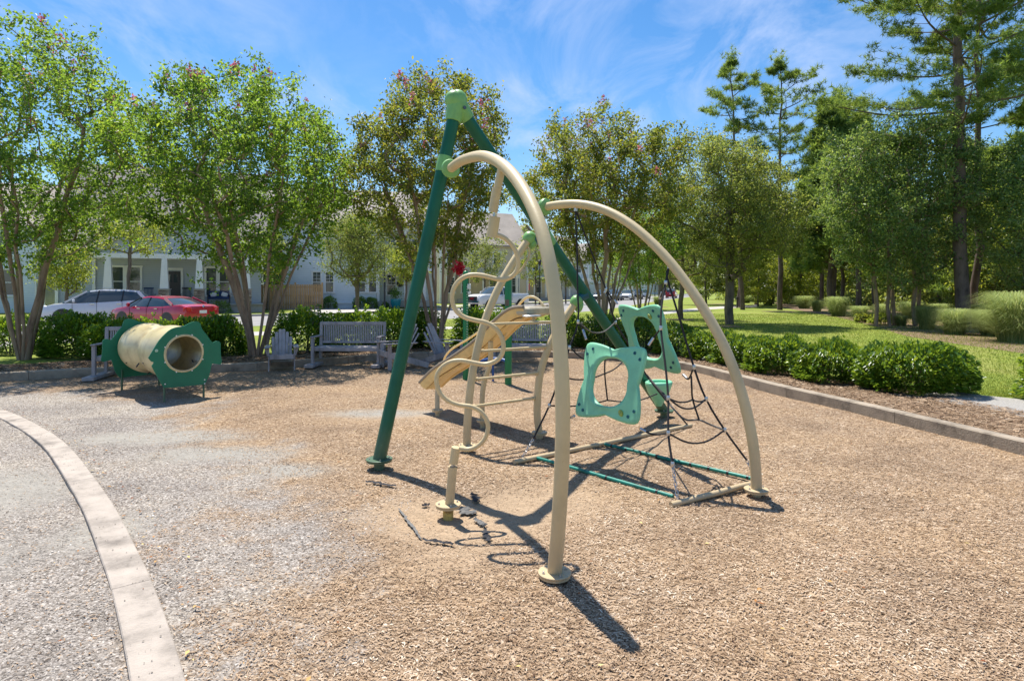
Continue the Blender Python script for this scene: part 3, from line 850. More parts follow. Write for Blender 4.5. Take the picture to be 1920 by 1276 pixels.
o = np_obj('pine_straw', V.reshape(-1, 3), np.arange(k*4).reshape(k, 4), M_chip, tint=np.clip(rng.normal(.36, .2, k), 0, 1)); o['kind'] = 'stuff'

# ================================================================ VEGETATION
def leaf_arrays(C, size, aspect=.5, up=.25, fold=.25, seed=0, droop=0.0, sizevar=.35):
    """one folded four-cornered leaf per centre; returns verts, faces"""
    r = np.random.default_rng(seed); k = len(C)
    d = r.normal(size=(k, 3)); d[:, 2] -= droop; d /= np.linalg.norm(d, axis=1)[:, None]
    n = r.normal(size=(k, 3)); n[:, 2] += up*3; 
    n -= d*(n*d).sum(1)[:, None]; n /= np.linalg.norm(n, axis=1)[:, None]+1e-9
    s = np.cross(d, n)
    L_ = (size*(1-sizevar+2*sizevar*r.random(k)))[:, None]
    W = L_*aspect*.5
    V = np.empty((k, 4, 3))
    V[:, 0] = C - d*L_*.5
    V[:, 1] = C + s*W + n*W*fold*2 - d*L_*.05
    V[:, 2] = C + d*L_*.5 - n*L_*.06
    V[:, 3] = C - s*W + n*W*fold*2 - d*L_*.05
    b = np.arange(k)[:, None]*4
    F = np.concatenate([b+np.array([0, 1, 2]), b+np.array([0, 2, 3])], 0)
    return V.reshape(-1, 3), F
def leaf_tint(C, seed, centre=None, amount=.20, scale=1.2):
    r = np.random.default_rng(seed+77)
    t = .42 + amount*r.normal(size=len(C))
    t += (fbm(C[:, 0]*scale+C[:, 2]*.7+9, C[:, 1]*scale+C[:, 2]*1.1, seed, 3)-.5)*.55
    return np.clip(t, 0, 1)
def grow(targets, trunks, rad_tip=.006, power=.46, seed=0, sag=.06, nseg=5, maxr=.2, up=.35):
    """join every target to the nearest piece of the skeleton; returns list of (points, radii)"""
    r = random.Random(seed)
    node = []; par = []; cnt = []
    paths = []
    for tr in trunks:
        tr = [Vector(p) for p in tr]; last = -1; path = []
        for p in tr:
            node.append(p); par.append(last); cnt.append(0); last = len(node)-1; path.append(last)
        paths.append(path)
    arr = np.zeros((len(node)+len(targets)*nseg+10, 3)); nn = len(node)
    arr[:nn] = np.array([tuple(p) for p in node])
    zroot = min(p.z for p in node)
    T = sorted([Vector(t) for t in targets], key=lambda t: min((t-Vector(arr[i])).length for i in range(0, nn, 2)))
    for t in T:
        q = arr[:nn]-np.array(t); d = np.sqrt((q**2).sum(1))
        # prefer nodes below the target
        pen = np.maximum(0, q[:, 2]+.15*d)*1.6 + d
        pen[arr[:nn, 2] < zroot+.55] += 3
        j = int(pen.argmin()); a = Vector(arr[j]); dist = (t-a).length
        m = max(2, min(nseg, int(dist/.18)+1))
        mid = (a+t)/2 + Vector((r.gauss(0, .07), r.gauss(0, .07), -up*.35+r.gauss(0, .05)))*dist
        if par[j] >= 0:
            mid = mid*.75 + (a + (a-Vector(arr[par[j]])).normalized()*dist*.5)*.25
        last = j; path = [j]
        for k in range(1, m+1):
            u = k/m; p = a*(1-u)**2 + mid*2*u*(1-u) + t*u*u
            arr[nn] = p; node.append(p); par.append(last); cnt.append(0); last = nn; path.append(nn); nn += 1
        paths.append(path)
        c = last
        while c >= 0: cnt[c] += 1; c = par[c]
    out = []
    for path in paths:
        pts = [Vector(arr[i]) for i in path]
        rs = [min(maxr, rad_tip*max(1, cnt[i])**power) for i in path]
        if len(path) > 1 and rs[0] > rs[1]*1.25: rs[0] = rs[1]*1.15
        out.append((pts, rs))
    return out
def crown_targets(n, env, seed, bias=.55, rag=.22):
    """points inside a crown; env(x,y,z) > 0 inside (unit space), favouring the outer shell"""
    r = np.random.default_rng(seed); out = []
    while len(out) < n:
        p = r.uniform(-1, 1, (n*4, 3))
        d = np.linalg.norm(p, axis=1)
        lump = 1 + rag*(fbm(p[:, 0]*1.9+5+p[:, 2], p[:, 1]*1.9+5-p[:, 2]*.7, seed, 3)-.5)*2
        ok = (env(p) < lump) & (r.random(len(p)) < np.clip(d, 0, 1)**bias)
        out += list(p[ok])
    out = np.array(out[:n]); k = int(n*rag*.28); j = r.integers(0, n, k)
    out[j] = out[j]*(1.06+.14*r.random((k, 1)))
    return out
def make_tree(name, label, cat, seed, crown_c, crown_r, ntarget, trunks, leaf_n, leaf_size, leafm, barkm, group=None, spread=.2, env=None,
              maxr=.2, rad_tip=.006, power=.46, aspect=.5, blossoms=0, droop=.3, up=.35, seg=6, tamount=.2, rag=.22):
    t = thing(name, label, cat, (0, 0, 0), 0, group)
    env = env or (lambda p: np.linalg.norm(p, axis=1))
    U = crown_targets(ntarget, env, seed, rag=rag)
    T = U*np.array(crown_r)+np.array(crown_c)
    paths = grow([Vector(p) for p in T], trunks, rad_tip, power, seed, up=up, maxr=maxr)
    mb = MB()
    for pts, rs in paths:
        big = max(rs)
        mb.tube(pts, rs, seg if big > .03 else 4 if big > .012 else 3, cap=False)
    mb.build('trunk', barkm, t, smooth=True, autosmooth=60)
    r = np.random.default_rng(seed+5)
    # leaves follow the last part of each twig
    tw = []
    for (pts, rs) in paths[len(trunks):]:
        e = np.array(pts[-1]); s = np.array(pts[max(0, len(pts)-3)])
        tw.append((s, e))
    S = np.array([a for a, _ in tw]); E = np.array([b_ for _, b_ in tw])
    ii = r.integers(0, len(S), leaf_n); u = r.random(leaf_n)[:, None]*1.15
    C = S[ii]*(1-u)+E[ii]*u + r.normal(0, 1, (leaf_n, 3))*spread*np.array([1, 1, .8])
    V, F = leaf_arrays(C, leaf_size, aspect, seed=seed, droop=droop)
    tn = leaf_tint(C, seed, amount=tamount)
    np_obj('crown', V, F, leafm, t, tint=np.concatenate([tn, tn]))
    if blossoms:
        top = E[np.argsort(-(E[:, 2]+r.normal(0, .8, len(E))))][:max(blossoms*7, 1)]
        sel = top[r.permutation(len(top))[:blossoms]]
        bc = []
        for p in sel:
            k = r.integers(18, 42); h = r.random(k)
            q = r.normal(0, 1, (k, 3))*.05*(1.3-h)[:, None]; q[:, 2] += h*.22
            bc.append(p+q+np.array([0, 0, .05]))
        C = np.concatenate(bc); V, F = leaf_arrays(C, .05, .9, seed=seed+3)
        tn = r.random(len(C)); np_obj('blossom', V, F, M_pink, t, tint=np.concatenate([tn, tn]))
    return t

def vase_trunks(seed, n, h, lean, rbase=.16, pts=7):
    r = random.Random(seed); out = []
    for i in range(n):
        a = i*2*math.pi/n + r.uniform(-.35, .35); l = lean*r.uniform(.55, 1.15); hh = h*r.uniform(.85, 1.1)
        b = Vector((math.cos(a)*rbase*r.uniform(.4, 1), math.sin(a)*rbase*r.uniform(.4, 1), -.05)); line = []
        for k in range(pts+1):
            u = k/pts
            rr = l*(u**1.25)
            line.append(b + Vector((math.cos(a)*rr + r.gauss(0, .025), math.sin(a)*rr + r.gauss(0, .025), hh*u)))
        out.append(line)
    return out
def crepe_env(p):
    # broad shoulders, flatter underside, rounded top
    x, y, z = p[:, 0], p[:, 1], p[:, 2]
    hr = np.hypot(x, y)
    lim = np.where(z > -.2, np.sqrt(np.clip(1-((z+.2)/1.2)**2, 0, 1)), .30+.70*np.clip((z+1)/.8, 0, 1)**.7)
    return np.where(lim > 0, hr/np.maximum(lim, .02), 9)
def crepe(seed, leafm, label, cx=0.0, n=620, leaves=26000, H=7.3, rad=2.65, base=1.75, trunks=6, bl=22):
    cz = (H+base)/2; rz = (H-base)/2
    return make_tree('crepe_myrtle', label, 'tree', seed, (cx, 0, cz), (rad, rad, rz), n, vase_trunks(seed, trunks, H*.66, rad*.62),
                     int(leaves*1.22), .092, leafm, M_bark, 'crepe myrtles along the back kerb', spread=.12, env=crepe_env, tamount=.31, rag=.36, maxr=.085, rad_tip=.0050, power=.50, blossoms=bl, droop=.3, up=.12)
c1 = crepe(21, M_crepe, 'crepe myrtle at the far left edge, orange tinged top, left of the tunnel bench', trunks=9, bl=38, H=7.7, rad=2.7, base=2.1, cx=.15)
place(c1, (-11.0, 13.8, LZ), 0)
c2 = crepe(22, M_crepe, 'dense green crepe myrtle rising behind the lone upright chair', leaves=36000, n=760, trunks=9, bl=34, rad=2.6, H=6.9, base=2.1, cx=-.45)
place(c2, (-6.0, 14.45, LZ), .0)
c3 = crepe(23, M_crepe2, 'crepe myrtle with bronze tinged leaves, between the two leaning chairs and the green posts', leaves=28000, trunks=9, rad=2.25, bl=36, H=7.3, base=2.2)
place(c3, (-1.95, 16.0, LZ), 4.0)
c4 = crepe(24, M_crepe2, 'crepe myrtle behind the rope net, seen under the right arch', leaves=34000, trunks=10, H=7.1, rad=2.65, bl=36, base=2.4)
place(c4, (2.75, 18.6, LZ), 1.1)
c5 = crepe(25, M_crepe, 'crepe myrtle half hidden between the green posts and the dark leaning leg', leaves=15000, n=380, trunks=5, H=5.6, rad=1.9, bl=10)
place(c5, (5.7, 27.0, LZ), 2.6)

def ball_env(p): return np.linalg.norm(p*np.array([1, 1, 1]), axis=1)
def straight_trunk(h, lean=(0, 0), seed=0, pts=8, wob=.03):
    r = random.Random(seed)
    return [[Vector((lean[0]*(k/pts)+r.gauss(0, wob), lean[1]*(k/pts)+r.gauss(0, wob), -.08+h*k/pts)) for k in range(pts+1)]]
def oak(seed, H, base, rad, label, trunk_r=.17, n=620, leaves=24000, leafm=None, size=.11, name='oak_tree', group=None, bark=None, spread=.17, loc=(0,0,0), rot=0.0):
    cz, rz = (H+base)/2, (H-base)/2
    t = make_tree(name, label, 'tree', seed, (0, 0, cz), (rad, rad, rz), n, straight_trunk(H*.72, (.1, .1), seed), leaves, size, leafm or M_oak,
                  bark or M_oakbark, group, spread=spread, env=ball_env, maxr=trunk_r, rad_tip=.008, power=.50, droop=.2, up=.25, rag=.38, tamount=.24)
    return place(t, loc, rot)
def gp(px, py): 
    p = G(px, py, LZ); return (p.x, p.y, LZ)
def dp(px, D): return ((px-CX)/FPX*D, D, LZ)
oak(31, 8.4, 2.3, 3.45, 'broad oak with a grey trunk standing just beyond the hedge on the lawn', .19, 900, 52000, loc=(9.75, 27.5, LZ))
oak(32, 5.6, 2.0, 1.9, 'slim young oak beyond the hedge, seen inside the right arch', .15, 240, 9000, loc=dp(1277, 32.5))
oak(33, 7.4, 2.6, 2.6, 'medium oak beside the sidewalk, between the young oak and the parked cars', .17, 300, 12000, loc=dp(1238, 47), size=.14)
oak(34, 4.75, 1.75, 1.55, 'small round live oak behind the middle bench, before the pale blue house', .085, 360, 17000, loc=dp(667, 25.0), leafm=M_oak, size=.075, spread=.17)
oak(35, 6.4, 4.0, .85, 'narrow dark evergreen against the pale blue house roof', .10, 160, 6000, loc=dp(668, 41.0), leafm=M_holly, size=.13, spread=.22)

# street trees across the road
sp = [(238, 33.5, 6.6, 3.5, 2.3, M_lime_leaf, 'bright yellow green tree before the gable of the grey house'),
      (122, 34.5, 4.6, 1.5, 1.35, M_lime_leaf, 'yellow green young tree before the grey house porch'),
      (502, 46, 6.3, 1.8, 1.9, M_lime_leaf, 'yellow green young tree before the tan board fence'),
      (908, 62, 7.2, 1.9, 2.3, M_oak, 'grey green tree before the beige house, right of the bronze crepe myrtle'),
      (1004, 66, 9.0, 2.2, 2.4, M_lime_leaf, 'light green street tree right of the pickup truck'),
      (1060, 70, 7.0, 2.0, 2.0, M_oak, 'dark small oak at the far kerb, under the dark leaning leg'),
      (1148, 105, 8.6, 2.0, 3.6, M_lime_leaf, 'pale green tree above the parked cars'),
      (1190, 112, 8.2, 2.0, 3.0, M_holly, 'dark round tree behind the row of parked cars'),
      (1235, 118, 10.0, 2.0, 3.6, M_oak, 'tall tree at the end of the row of parked cars'),
      (380, 58, 8.5, 2.5, 2.6, M_lime_leaf, 'tree between the grey house and the board fence'),
      (760, 47, 5.2, 2.0, 1.5, M_lime_leaf, 'thin yellow green tree beside the pale blue house porch')]
for i, (px, D, H, base, rad, lm, lab) in enumerate(sp):
    oak(50+i, H, base, rad, lab, .09, 150, 5200, leafm=lm, size=.11+D*.0009, spread=.17, name='street_tree', group='street trees across the road', loc=dp(px, D))

# ---- pines
def needle_tufts(C, size, seed, blades=11, width=.05):
    r = np.random.default_rng(seed); k = len(C)
    d = r.normal(size=(k, blades, 3)); d[:, :, 2] += .5; d /= np.linalg.norm(d, axis=2)[:, :, None]
    s = np.cross(d, r.normal(size=(k, blades, 3))); s /= np.linalg.norm(s, axis=2)[:, :, None]
    L_ = size*(.7+.6*r.random((k, blades, 1)))
    V = np.empty((k, blades, 3, 3)); c = C[:, None, :]
    V[:, :, 0] = c - s*L_*width; V[:, :, 1] = c + s*L_*width; V[:, :, 2] = c + d*L_
    return V.reshape(-1, 3), np.arange(k*blades*3).reshape(-1, 3)
def pine(seed, H, zc, rad, label, trunk_r=.25, nb=34, per=26, size=.34, shape='open', group=None, loc=(0, 0, 0), lean=(0, 0), sub=5, flat=.35):
    r = random.Random(seed); t = thing('pine_tree', label, 'tree', (0, 0, 0), 0, group)
    mb = MB(); K = 12
    tp = [Vector((lean[0]*(k/K)+r.gauss(0, .05), lean[1]*(k/K)+r.gauss(0, .05), -.1+H*k/K)) for k in range(K+1)]
    mb.tube(tp, [trunk_r*(1-.86*(k/K)**1.1) for k in range(K+1)], 9, cap=False)
    C = []
    for i in range(nb):
        u = (i+r.random())/nb; z = zc+(H*.985-zc)*u
        if shape == 'cone': rr = rad*(1-u)**.75*(.75+.4*r.random())+.25
        else: rr = rad*(math.sin(math.pi*min(1, .18+u*.86))**.6)*(.45+.75*r.random())
        a = i*2.399+r.uniform(-.5, .5); k0 = z/H*K; j = min(K-1, int(k0)); p0 = tp[j].lerp(tp[j+1], k0-j)
        rise = (.10+.55*u+r.uniform(-.15, .2)) if shape == 'open' else (.15+.4*u)
        tip = p0+Vector((math.cos(a)*rr, math.sin(a)*rr, rr*rise))
        mid = (p0+tip)/2+Vector((r.gauss(0, .06), r.gauss(0, .06), -.08*(1 if shape == 'open' else .4)))*rr
        line = smooth([p0, mid, tip], 4)
        mb.tube(line, [max(.012, .020+rr*.009)*(1-.75*q/(len(line)-1)) for q in range(len(line))], 4, cap=False)
        for s in range(sub):
            q = .30+.7*(s+.5)/sub+r.uniform(-.06, .06); q = min(1, q); p = line[min(len(line)-1, int(q*(len(line)-1)))]
            a2 = a+r.choice((-1, 1))*r.uniform(.4, 1.2); l2 = rr*(1.15-q)*.55+.25
            e = p+Vector((math.cos(a2)*l2, math.sin(a2)*l2, l2*r.uniform(.1, .55)))
            mb.tube([p, e], [.012, .006], 3, cap=False)
            pr = .085+.035*rr/3
            for k in range(per//sub):
                v = (.45, .78, 1.08)[k % 3]+r.gauss(0, .035); C.append(p.lerp(e, v)+Vector((r.gauss(0, pr), r.gauss(0, pr), r.gauss(0, pr*.6))))
    for k in range(per): C.append(tp[-1]+Vector((r.gauss(0, .25), r.gauss(0, .25), r.gauss(-.2, .4))))
    mb.build('trunk', M_pinebark, t, smooth=True, autosmooth=60)
    C = np.array([tuple(c) for c in C]); bl = 12
    V, F = needle_tufts(C, size, seed, bl, .06 if size < .4 else .07)
    tn = np.repeat(leaf_tint(C, seed, amount=.16), bl)
    np_obj('crown', V, F, M_pine, t, tint=tn)
    return place(t, loc, r.uniform(0, 6))
g_p = None
pine(61, 19.0, 9.6, 3.4, 'tall pine with an open crown, right of the two standing apart against the sky', .20, 26, 63, .34, loc=dp(1463, 46.5), sub=7)
pine(62, 19.6, 11.3, 2.5, 'tall pine with a bent narrow crown, left of the two standing apart against the sky', .18, 20, 63, .34, loc=dp(1392, 47), lean=(-.9, 0), sub=7)
pine(63, 22.0, 7.6, 5.6, 'huge nearby pine reaching out of the top of the picture', .27, 42, 380, .20, loc=dp(1806, 24.5), lean=(.3, 0), sub=10)
pine(64, 21.0, 8.5, 3.8, 'thinner tall pine right beside the huge one', .17, 28, 200, .21, loc=dp(1830, 27.5), lean=(.1, 0), sub=8)
pine(65, 14.6, 2.6, 3.0, 'bushy full pine standing before the dark woods', .22, 70, 70, .46, 'cone', loc=dp(1562, 42), sub=5)
pine(66, 15.8, 4.5, 2.5, 'bushy pine with a pointed top, behind the fuller one', .2, 56, 60, .5, 'cone', loc=dp(1612, 50), sub=5)
pine(67, 13.5, 3.5, 2.3, 'pointed pine glimpsed between the tall open pine and the bushy ones', .18, 46, 50, .5, 'cone', loc=dp(1540, 52), sub=5)
pine(68, 13.0, 2.0, 3.0, 'leafy pine at the right edge of the picture', .2, 60, 70, .4, 'cone', loc=dp(1990, 29), sub=5)
# young pines crowding the right edge
pine(69, 8.5, 1.0, 2.2, 'young bright pine between the huge pine and the right edge', .12, 50, 60, .38, 'cone', loc=dp(1868, 31), sub=5)

# ---- multi-stemmed holly group
tr = []
r_ = random.Random(5)
for (dx, dy, lx) in ((-.9, .0, -.5), (-.5, -.3, -.1), (-.2, .1, .5), (.6, -.2, .1), (1.2, .5, .7), (.2, .6, -.3)):
    tr.append([Vector((dx+lx*(k/7)**1.3+r_.gauss(0, .03), dy+r_.gauss(0, .05), -.05+6.2*k/7)) for k in range(8)])
hl = make_tree('holly_tree', 'large leafy evergreen on several slender pale stems beside the huge pine', 'tree', 71, (0, 0, 5.3), (3.1, 2.6, 3.5), 950, tr, 54000, .12, M_holly, M_bark, rag=.45,
               tamount=.26, spread=.16, env=ball_env, maxr=.085, rad_tip=.008, droop=.2, aspect=.5, up=.3)
place(hl, (16.5, 26.3, LZ))
def shrubtree(seed, H, base, rad, px, D, lm, lab, leaves=12000, n=220, size=.12, name='woodland_tree', group='trees of the woodland edge'):
    return oak(seed, H, base, rad, lab, .13, n, leaves, leafm=lm, size=size, spread=.21, name=name, group=group, loc=dp(px, D))
shrubtree(81, 7.8, .6, 2.6, 1985, 23.5, M_holly, 'broad dark leafy tree cut off by the right edge', 26000, 380, .12)
shrubtree(82, 6.5, .3, 2.6, 1890, 30, M_lime_leaf, 'yellow green leafy tree behind the tall grass at the right edge', 16000, 260, .13)
shrubtree(83, 12.0, 3.0, 3.6, 1760, 40, M_oak, 'tall loose tree behind the holly and the huge pine', 14000, 260, .17)

# ---- woodland behind: tree shapes of several kinds, each a tree of its own
km = {}
for c_ in bpy.data.objects:
    if c_.parent: km.setdefault(c_.parent.name, []).append(c_)
w1 = shrubtree(84, 9.5, .7, 3.6, 1300, 150, M_oak, 'woodland tree, round and dull green, beyond the far end of the road', 12000, 200, .22)
w2 = shrubtree(85, 12.5, 1.2, 3.6, 1420, 78, M_holly, 'woodland tree, tall and dark, behind the left tall pine', 13000, 200, .21)
w3 = shrubtree(86, 8.0, .3, 3.4, 1500, 66, M_lime_leaf, 'woodland tree, low and yellow green, right of the tall open pine', 12000, 200, .20)
w4 = pine(87, 17, 5.5, 3.3, 'woodland pine behind the bushy pines', .2, 44, 50, .6, 'cone', loc=dp(1660, 62), sub=5, group='trees of the woodland edge')
srcs = [w1, w2, w3, w4]
for c_ in bpy.data.objects:
    if c_.parent: km.setdefault(c_.parent.name, [])
    if c_.parent and c_ not in km[c_.parent.name]: km[c_.parent.name].append(c_)
kinds = ['round dull green', 'tall dark', 'low yellow green', 'dark pointed pine']
wr = random.Random(3); spots = []
for i in range(34):
    px = 1330+ (i % 17)*44 + wr.uniform(-12, 12); D = (60+wr.uniform(-5, 7)) if i < 17 else (84+wr.uniform(-6, 12))
    if px > 1700: D *= .72
    spots.append((px, D))
for i in range(12): spots.append((1310-i*16+wr.uniform(-6, 6), 190+wr.uniform(-20, 40)))
seen = {}
for i, (px, D) in enumerate(spots):
    q = wr.choice([0, 0, 1, 2, 2, 3]) if i < 34 else wr.choice([0, 1])
    c_ = copy_tree(srcs[q], None, km)
    s = wr.uniform(.62, .95)*(1.0 if i < 34 else 1.35)
    key = (kinds[q], i < 17, i < 34)
    place(c_, dp(px, D), wr.uniform(0, 6.28), (s, s, s*wr.uniform(.85, 1.1)))
    row = 'at the front of the woodland' if i < 17 else ('deep in the woodland' if i < 34 else 'where the road ends')
    seen.setdefault((kinds[q], row), []).append((px, c_))
ORD = ['leftmost', 'second from the left', 'third from the left', 'fourth from the left', 'fifth from the left', 'sixth from the left', 'seventh from the left', 'eighth from the left', 'ninth from the left', 'tenth from the left', 'eleventh from the left', 'twelfth from the left']
for (kd, row), lst in seen.items():
    for j, (px, c_) in enumerate(sorted(lst, key=lambda q: q[0])):
        c_['label'] = (ORD[j] if len(lst) > 1 else 'only') + ' of the ' + kd + ' trees ' + row
        c_['group'] = kd + ' trees ' + row

# slim trunks standing in the woodland edge
def bare_pine(px, D, r, lab, H=11):
    pine(int(px), H, 4.2, 2.2, lab, r, 26, 40, .5, loc=dp(px, D), sub=5)
bare_pine(1386, 55, .20, 'pine with a bare dark trunk just right of the broad oak')
bare_pine(1418, 62, .17, 'pine with a slim bare trunk between the oak and the tall open pine', 12)
bare_pine(1447, 68, .17, 'pine with a slim bare trunk close left of the tall open pine', 13)
bare_pine(1556, 40, .17, 'pine with a short dark trunk at the left end of the tall grasses', 10)
bare_pine(1580, 43, .15, 'pine with a slim trunk behind the first tall grasses', 10)
bare_pine(1608, 37, .16, 'pine with a dark trunk left of the pair by the grasses', 9)
bare_pine(1638, 38, .16, 'pine with a dark trunk right above the wide grass clump', 9)

# ---- ornamental grasses
def grass_clump(seed, h, rad, blades, label):
    t = thing('grass_clump', label, 'ornamental grass', (0, 0, 0), 0, 'tall ornamental grasses beyond the lawn')
    r = np.random.default_rng(seed); k = blades; S = 5
    a = r.random(k)*6.28; rb = rad*.28*np.sqrt(r.random(k)); out_ = rad*(.30+.95*r.random(k)); hh = h*(.22+.85*r.random(k)**.7); out_ = rad*(1.15-.6*np.clip(hh/h, 0, 1))*(.25+.95*r.random(k))
    w = .004+.005*r.random(k)
    V = np.empty((k, S*2, 3)); da = a+r.normal(0, .5, k)
    for i in range(S):
        u = i/(S-1); rr = rb+out_*u**1.7; z = hh*(np.sin(u*1.9)/math.sin(1.57))*1.0
        z = hh*(1-(1-u)**2)*(1-.25*u**3)
        x = np.cos(a)*rb+np.cos(da)*(rr-rb); y = np.sin(a)*rb+np.sin(da)*(rr-rb)
        ww = w*(1-u*.85)
        V[:, 2*i] = np.stack([x-np.sin(da)*ww, y+np.cos(da)*ww, z], 1); V[:, 2*i+1] = np.stack([x+np.sin(da)*ww, y-np.cos(da)*ww, z], 1)
    b_ = np.arange(k)[:, None]*(S*2)
    F = np.concatenate([b_+np.array([2*i, 2*i+1, 2*i+3, 2*i+2]) for i in range(S-1)], 0)
    np_obj('blades', V.reshape(-1, 3), F, M_tallgrass, t, tint=np.tile(np.clip(r.normal(.55, .25, k), 0, 1), S-1))['kind'] = 'stuff'
    return t
ga = grass_clump(1, 1.5, 1.35, 3600, 'largest pale grass clump at the right edge of the lawn')
place(ga, dp(1905, 18.4), 0, 1.15)
gb = grass_clump(2, 1.15, 1.1, 2500, 'spiky green grass clump before the huge pine')
place(gb, dp(1790, 21.5), 0, .9)
gk = {}
for c_ in bpy.data.objects:
    if c_.parent in (ga, gb): gk.setdefault(c_.parent.name, []).append(c_)
gsp = [(1862, 20.8, .85, 'second pale grass clump from the right edge'), (1965, 20, 1.2, 'pale grass clump cut by the right edge'), (1738, 24.0, .62, 'small grass clump at the foot of the holly stems'),
       (1690, 26.5, .5, 'low grass tuft left of the holly stems'), (1838, 25, .7, 'grass clump under the huge pine trunk'), (1612, 33, .85, 'wide grass clump left of the mulch bed end'),
       (1572, 36, .9, 'grass clump at the left end of the near row'), (1655, 32, .7, 'grass clump beside the red stem stump'),
       (1708, 33, .8, 'tall grass clump behind the holly stems'), (1762, 31, .8, 'tall grass clump left of the huge pine'),
       (1508, 50, 1.0, 'grass clump right of the tall open pine'), (1532, 44, .8, 'grass clump at the foot of the bushy pine'), (1440, 60, 1.0, 'grass clump left of the tall open pine'), (1400, 70, 1.0, 'grass clump behind the left tall pine'),
       (1232, 64, .6, 'small grass tuft at the road end')]
for i, (px, D, s, lab) in enumerate(gsp):
    c_ = copy_tree(ga if i % 2 == 0 else gb, None, gk); place(c_, dp(px, D), i*1.3, (s, s, s*(.8+.35*((i*7) % 5)/4)), lab)

# ---- hedge bushes: leaves in a lumpy shell over stems
def bush(seed, rx, ry, h, leaves, size, leafm, label, cat='bush', name='hedge_bush', group=None, top_shoots=0):
    t = thing(name, label, cat, (0, 0, 0), 0, group)
    r = np.random.default_rng(seed)
    d = r.normal(size=(leaves, 3)); d /= np.linalg.norm(d, axis=1)[:, None]; d[:, 2] = np.abs(d[:, 2])*1.0-.15*(r.random(leaves) < .35)
    e = 3.2   # boxy-round
    nrm = (np.abs(d[:, 0])**e+np.abs(d[:, 1])**e+np.abs(d[:, 2])**e)**(1/e); d = d/nrm[:, None]
    lump = 1+.30*(fbm(d[:, 0]*2.6+d[:, 2]*2+4, d[:, 1]*2.6-d[:, 2]*1.4+8, seed, 3)-.5)*2
    rad = lump*(1-.34*r.random(leaves)**1.9)+r.normal(0, .018, leaves)
    C = d*rad[:, None]*np.array([rx, ry, h*.97]); C[:, 2] = np.maximum(C[:, 2]+.02, .05+.1*r.random(leaves))
    if top_shoots:
        ks = top_shoots; sx = (r.random(ks)*2-1)*rx*.8; sy = (r.random(ks)*2-1)*ry*.5; sh = h*(1.0+.22*r.random(ks)); q = r.integers(0, ks, ks*14); u = r.random(ks*14)
        add = np.stack([sx[q]+r.normal(0, .03, ks*14), sy[q]+r.normal(0, .03, ks*14), h*.8+(sh[q]-h*.8)*u], 1); C = np.concatenate([C, add])
    V, F = leaf_arrays(C, size, .55, up=.5, fold=.3, seed=seed, droop=-.1)
    tn = leaf_tint(C, seed, amount=.2, scale=3)
    np_obj('foliage', V, F, leafm, t, tint=np.concatenate([tn, tn]))
    mb = MB(); rr = random.Random(seed)
    for i in range(9):
        a = rr.uniform(0, 6.28); q = rr.uniform(.3, .8)
        mb.tube(smooth([(0.1*math.cos(a), .1*math.sin(a), -.03), (q*.5*rx*math.cos(a), q*.5*ry*math.sin(a), h*.4), (q*rx*math.cos(a), q*ry*math.sin(a), h*.8)], 3), .012, 4, cap=False)
    mb.build('stem', M_oakbark, t)
    return t
HG = 'bushes of the hedge along the right kerb'
rh = [((6.25, 9.55), .76, .62, .71, 9500, 'last and fullest bush at the open end of the right hedge'),
      ((5.50, 10.55), .58, .58, .66, 6500, 'second bush from the open end of the right hedge'),
      ((5.05, 11.65), .56, .56, .62, 6000, 'third bush from the open end of the right hedge'),
      ((4.75, 12.75), .52, .55, .56, 5000, 'hedge bush framed by the foot of the right arch'),
      ((4.50, 13.80), .54, .55, .60, 4800, 'hedge bush just left of the right arch tube'),
      ((4.05, 14.85), .58, .55, .70, 4600, 'hedge bush seen right of the upper mint panel'),
      ((3.35, 15.75), .62, .55, .84, 4600, 'hedge bush seen behind the upper mint panel'),
      ((2.5, 16.4), .64, .55, .84, 4300, 'hedge bush behind the oval hole of the upper mint panel'),
      ((1.45, 16.75), .62, .55, .84, 4300, 'hedge bush under the crepe myrtle behind the rope net')]
for i, ((x, y), rx, ry, h, n_, lab) in enumerate(rh):
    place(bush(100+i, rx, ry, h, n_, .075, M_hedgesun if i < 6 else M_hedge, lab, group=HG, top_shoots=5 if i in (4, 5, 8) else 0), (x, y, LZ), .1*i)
place(bush(120, .5, .5, .62, 3500, .07, M_hedgesun, 'bush cut off by the right edge beside the gravel path'), (7.75, 8.55, LZ), 0)
BG = 'hedge bushes behind the benches'
bh = [((-12.3, 15.1), .7, .6, 0.95, 4200, 'leftmost bush, at the left edge of the picture'),
      ((-10.1, 14.4), .85, .65, .93, 7000, 'bush right of the leftmost crepe myrtle trunk'),
      ((-8.9, 14.3), .85, .65, .90, 6500, 'bush behind the slatted bench and tunnel'),
      ((-7.7, 14.5), .75, .62, .84, 5500, 'bush behind the front panel of the tunnel'),
      ((-6.95, 14.7), .6, .6, .90, 5000, 'bush right of the tunnel, left of the dense crepe myrtle'),
      ((-5.2, 15.3), .68, .6, 1.0, 5500, 'bush behind the left half of the middle bench, next to the lone chair'),
      ((-4.2, 15.9), .75, .6, .98, 5500, 'bush with tall shoots behind the middle bench'),
      ((-3.1, 16.2), .75, .6, .98, 5500, 'bush behind the right end of the middle bench'),
      ((-2.45, 16.5), .55, .55, 1.0, 4000, 'bush behind the dark leaning leg, by the bronze crepe myrtle'),
      ((-.95, 17.0), .75, .6, .98, 5000, 'bush between the two green posts'),
      ((.1, 17.1), .75, .6, .95, 5000, 'bush behind the slide top')]
for i, ((x, y), rx, ry, h, n_, lab) in enumerate(bh):
    place(bush(140+i, rx, ry, h, n_, .085, M_hedge, lab, group=BG, top_shoots=9 if i in (5, 6, 9) else 2), (x, y, LZ), .13*i)
